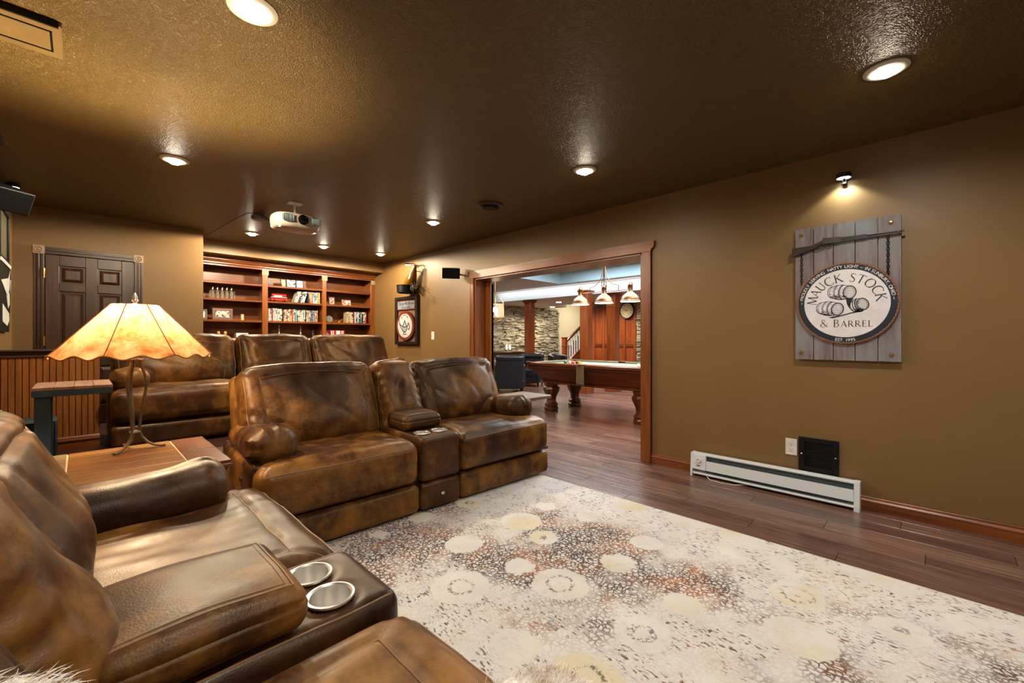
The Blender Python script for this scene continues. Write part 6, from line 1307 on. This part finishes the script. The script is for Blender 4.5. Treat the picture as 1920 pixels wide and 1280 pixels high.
# low shelf: red and white boxed set lying flat
bpy.data.objects.remove(o)
bxs = root('book_box', 'red and white boxed book set lying on the low right shelf', 'book', (3.06, BY+0.06, SH[3]))
mb = MB(); mb.box(-0.13, 0.13, 0, 0.17, 0.022, 0.125, 0.003); mb.obj('red_box', M['red'], bxs, smooth=False)
mb = MB(); mb.box(-0.14, 0.14, -0.004, 0.175, 0.0, 0.020, 0.003); mb.obj('cream_tray', spine('cream'), bxs, smooth=False)
for (a, b) in ((-0.105, -0.088), (-0.075, -0.06), (-0.02, 0.045), (0.065, 0.078), (0.09, 0.105)): mb = MB(); mb.box(a, b, -0.0015, 0.002, 0.045, 0.118); mb.obj('white_stripe', M['white'], bxs, smooth=False)
mb = MB(); mb.box(-0.20, -0.135, 0.01, 0.16, 0.022, 0.12, 0.003); mb.obj('maroon_volume', spine('maroon'), bxs, smooth=False)
# photo frames
ph = {}
def photo_mat(name, c1, c2, c3):
    k = N(name); v = k.coord((1, 1, 1), off=True); f = k.noise(v, 26, 4, 0.6, 0.6); k.base(k.ramp(f, [(0.40, rgb(c1)), (0.5, rgb(c2)), (0.62, rgb(c3))], 'LINEAR')); k.set(Roughness=0.25); return k.m
def frame(lab, x, z, w_, h_, fmat_, pmat, bw=0.018, yy=0.09, rz=0.0, tilt=-0.12, group='photo frames on the bookcase'):
    r = root('photo_frame', lab, 'photo frame', (x, BY+yy, z), rz, group); T = Matrix.Rotation(tilt, 4, 'X')
    mb = MB(); mb.box(-w_/2, w_/2, 0, 0.014, 0, bw, 0.002, T=T); mb.box(-w_/2, w_/2, 0, 0.014, h_-bw, h_, 0.002, T=T); mb.box(-w_/2, -w_/2+bw, 0, 0.014, bw, h_-bw, 0.002, T=T); mb.box(w_/2-bw, w_/2, 0, 0.014, bw, h_-bw, 0.002, T=T); mb.obj('frame', fmat_, r, smooth=False)
    mb = MB(); mb.box(-w_/2+bw, w_/2-bw, 0.005, 0.013, bw, h_-bw, T=T); mb.obj('photo', pmat, r, smooth=False)
    mb = MB(); mb.box(-0.01, 0.01, 0.0, 0.004, 0, h_*0.7, T=Matrix.Translation((0, 0.013+h_*0.30, 0)) @ Matrix.Rotation(0.30, 4, 'X')); mb.obj('easel_leg', M['black'], r, smooth=False)
    return r
fr_d = wood('dark brown frame wood', '#3a2419', '#573a2a', '#6e4e3c', 'X', 0.5)
frame('wide brown wooden photo frame on the left bay', 1.435, SH[2], 0.245, 0.165, fr_d, photo_mat('portrait landscape print', '#2a2a2e', '#d7b9a5', '#e3e6e8'), 0.036)
frame('small tilted photo frame leaning at the far left of the left bay', 1.175, SH[2], 0.155, 0.150, flat('dark red frame', '#4a1c14', 0.5), photo_mat('small child print', '#3a3030', '#c9b8ad', '#dfe3e4'), 0.028, tilt=-0.28, rz=-0.1)
frame('leftmost photo of the three standing on the top shelf', 2.235, SH[0]+0.001, 0.085, 0.125, M['black'], photo_mat('yellow dog print', '#2b211c', '#d3b273', '#a9c4d0'), 0.008, rz=0.25)
frame('wide middle photo of the three standing on the top shelf', 2.345, SH[0]+0.001, 0.135, 0.125, M['black'], photo_mat('white action print', '#2c3450', '#cfd4da', '#e6e8ea'), 0.007)
frame('right photo of the three standing on the top shelf, blue sky', 2.47, SH[0]+0.001, 0.105, 0.125, M['black'], photo_mat('blue beach print', '#3c4450', '#9fc2d2', '#c8b59a'), 0.012, rz=-0.2)
frame('small gold framed portrait on the right bay', 2.985, SH[1], 0.10, 0.135, fr_d, photo_mat('wedding portrait print', '#6e4638', '#b9938a', '#e0dde6'), 0.016)
frame('unframed looking pink family photo on the right bay', 3.235, SH[1], 0.155, 0.105, flat('violet edge', '#8d7688', 0.4), photo_mat('family group print', '#7a3a3c', '#d9a08c', '#e4dbe2'), 0.004, tilt=-0.2)
# bottle rack with five flip top bottles
k = N('clear bottle glass'); k.set(Roughness=0.05); k.b.inputs['Transmission Weight'].default_value = 0.9; k.b.inputs['Base Color'].default_value = (0.92, 0.92, 0.8, 1); k.b.inputs['IOR'].default_value = 1.3; glass = k.m
rk = root('bottle_rack', 'silver wire rack holding five small bottles on the left bay', 'rack', (1.425, BY+0.09, SH[1])); mb = MB(); a, b, c = 0.145, 0.035, 0.105
for z in (0.004, c):
    mb.tube([(-a, -b, z), (a, -b, z), (a, b, z), (-a, b, z)], 0.0022, 6, closed=True)
for sx in (-1, 1):
    for sy in (-1, 1): mb.cyl((sx*a, sy*b, 0), (sx*a, sy*b, c), 0.0022, n=6)
mb.obj('wire_frame', M['steel'], rk)
pos5 = ['leftmost', 'second from the left', 'middle', 'second from the right', 'rightmost']; b0 = None
for i in range(5):
    x = 1.425-0.112+i*0.056
    if b0 is None:
        b0 = root('bottle', 'x', 'bottle', (x, BY+0.09, SH[1]+0.004), 0, 'small bottles in the wire rack'); mb = MB(); mb.lathe([(0.002, 0.0), (0.020, 0.0), (0.022, 0.006), (0.022, 0.085), (0.014, 0.10), (0.008, 0.11), (0.008, 0.128)], n=16, cap=False); mb.obj('glass_body', glass, b0)
        mb = MB(); mb.lathe([(0.009, 0.126), (0.010, 0.134), (0.006, 0.14)], n=12); mb.tube([(0.0, 0, 0.14), (0.006, 0, 0.150), (0.003, 0, 0.158)], 0.003, 6); mb.obj('stopper', M['white'], b0); r_ = b0
    else: r_ = dup(b0, (x, BY+0.09, SH[1]+0.004))
    r_['label'] = pos5[i]+' small clear bottle in the wire rack'
# toy bus
tbx = root('toy_bus', 'red double deck toy bus on the middle bay', 'toy bus', (2.165, BY+0.10, SH[1]))
mb = MB(); mb.box(-0.115, 0.115, -0.032, 0.032, 0.014, 0.065, 0.006); mb.box(-0.105, 0.10, -0.030, 0.030, 0.082, 0.118, 0.008); mb.box(-0.115, 0.105, -0.033, 0.033, 0.062, 0.068, 0.002); mb.box(-0.108, 0.104, -0.032, 0.032, 0.114, 0.122, 0.004); mb.obj('body', M['red'], tbx)
mb = MB(); mb.box(-0.075, 0.035, -0.0345, -0.030, 0.078, 0.096); mb.obj('side_banner', M['white_plastic'], tbx, smooth=False)
mb = MB(); mb.box(-0.112, 0.104, -0.0335, 0.0335, 0.068, 0.074); mb.obj('band', M['white'], tbx, smooth=False)
for q in range(7): mb = MB(); mb.box(-0.098+q*0.028, -0.078+q*0.028, -0.0335, -0.031, 0.044, 0.060, 0.001); mb.obj('window', M['black'], tbx, smooth=False)
mb = MB(); mb.box(-0.100, 0.095, -0.029, 0.029, 0.074, 0.083); mb.obj('upper_glass', M['black'], tbx, smooth=False)
for sx in (-0.07, 0.07):
    for sy in (-1, 1): mb = MB(); mb.lathe([(0.016, 0), (0.016, 0.008), (0.006, 0.009)], n=14, T=Matrix.Translation((sx, sy*0.026, 0.016)) @ Matrix.Rotation(-sy*PI/2, 4, 'X')); mb.obj('wheel', M['blackmatt'], tbx)
# small ornaments
def lat(name, lab, cat, x, z, prof, mat, yy=0.10, n=16, sx=1.0, sy=1.0, T=None):
    mb = MB(); mb.lathe(prof, n=n, sx=sx, sy=sy, T=T); o = mb.obj(name, mat, None); o.location = (x, BY+yy, z); return tag(o, lab, cat)
lat('candle', 'cream pillar candle alone on the left bay', 'candle', 1.675, SH[2], [(0.002, 0), (0.020, 0), (0.020, 0.085), (0.016, 0.088), (0.002, 0.084)], flat('cream wax', '#d9b78f', 0.5))
o = lat('stone_disc', 'grey carved stone disc at the left of the right bay', 'ornament', 2.925, SH[2], [(0.002, -0.010), (0.056, -0.010), (0.058, 0.0), (0.056, 0.010), (0.002, 0.010)], flat('grey stone', '#6c6f68', 0.8, grain=0.6), 0.07, 24, T=Matrix.Translation((0, 0, 0.058)) @ Matrix.Rotation(PI/2-0.12, 4, 'X'))
m2 = MB(); m2.box(-0.05, 0.05, -0.02, 0.03, 0.0, 0.008, 0.002); m2.obj('stand', M['black'], o)
wv2 = root('wire_ornament', 'gold wire ornament standing left of the right bay films', 'ornament', (3.145, BY+0.08, SH[2])); mb = MB()
mb.tube([(-0.06, 0, 0.004), (-0.03, 0, 0.04), (0.03, 0, 0.075), (0.05, 0, 0.05), (0.05, 0, 0.004)], 0.003, 6); mb.tube([(-0.03, 0.02, 0.04), (0.0, 0.02, 0.02), (0.03, 0, 0.03), (0.03, 0, 0.075)], 0.003, 6); mb.tube([(-0.06, 0, 0.004), (-0.02, 0, 0.02), (0.05, 0, 0.004)], 0.003, 6); mb.obj('wire', M['gold'], wv2)
pgl = flat('silver glass', '#b8b0a8', 0.12, 0.8)
for x, lab, s in ((2.17, 'tall silver candlestick on the low middle shelf, left one', 1.0), (2.485, 'tall silver candlestick on the low middle shelf, right one', 0.95)):
    lat('candlestick', lab, 'candlestick', x, SH[3], [(0.002, 0), (0.03, 0), (0.028, 0.01), (0.008, 0.02), (0.014, 0.04), (0.022, 0.06), (0.010, 0.085), (0.006, 0.11), (0.010, 0.13), (0.006, 0.15), (0.012, 0.19*s), (0.014, 0.20*s), (0.002, 0.20*s)], pgl)
lat('bottle', 'small dark bottle at the right of the low middle shelf', 'bottle', 2.675, SH[3], [(0.002, 0), (0.026, 0), (0.028, 0.06), (0.012, 0.085), (0.012, 0.11), (0.016, 0.115), (0.014, 0.125), (0.002, 0.127)], flat('dark glass', '#191d26', 0.15))
for x, lab in ((1.372, 'small cream figurine on the low left shelf, left one'), (1.452, 'small cream figurine on the low left shelf, right one')):
    lat('figurine', lab, 'figurine', x, SH[3], [(0.002, 0), (0.024, 0), (0.02, 0.02), (0.014, 0.045), (0.020, 0.06), (0.018, 0.078), (0.010, 0.088), (0.002, 0.09)], flat('cream ceramic %d' % int(x*100), '#b99a5f', 0.5), 0.04)
bxo('box', 'white cardboard box seen between two back cushions of the rear sofa', 'box', (1.66, BY+0.03, SH[3]), 0.15, 0.12, 0.065, M['white'])
bxo('figurine', 'small brown carved box left of the gold framed portrait', 'ornament', (2.905, BY+0.12, SH[1]), 0.05, 0.04, 0.045, M['case'])
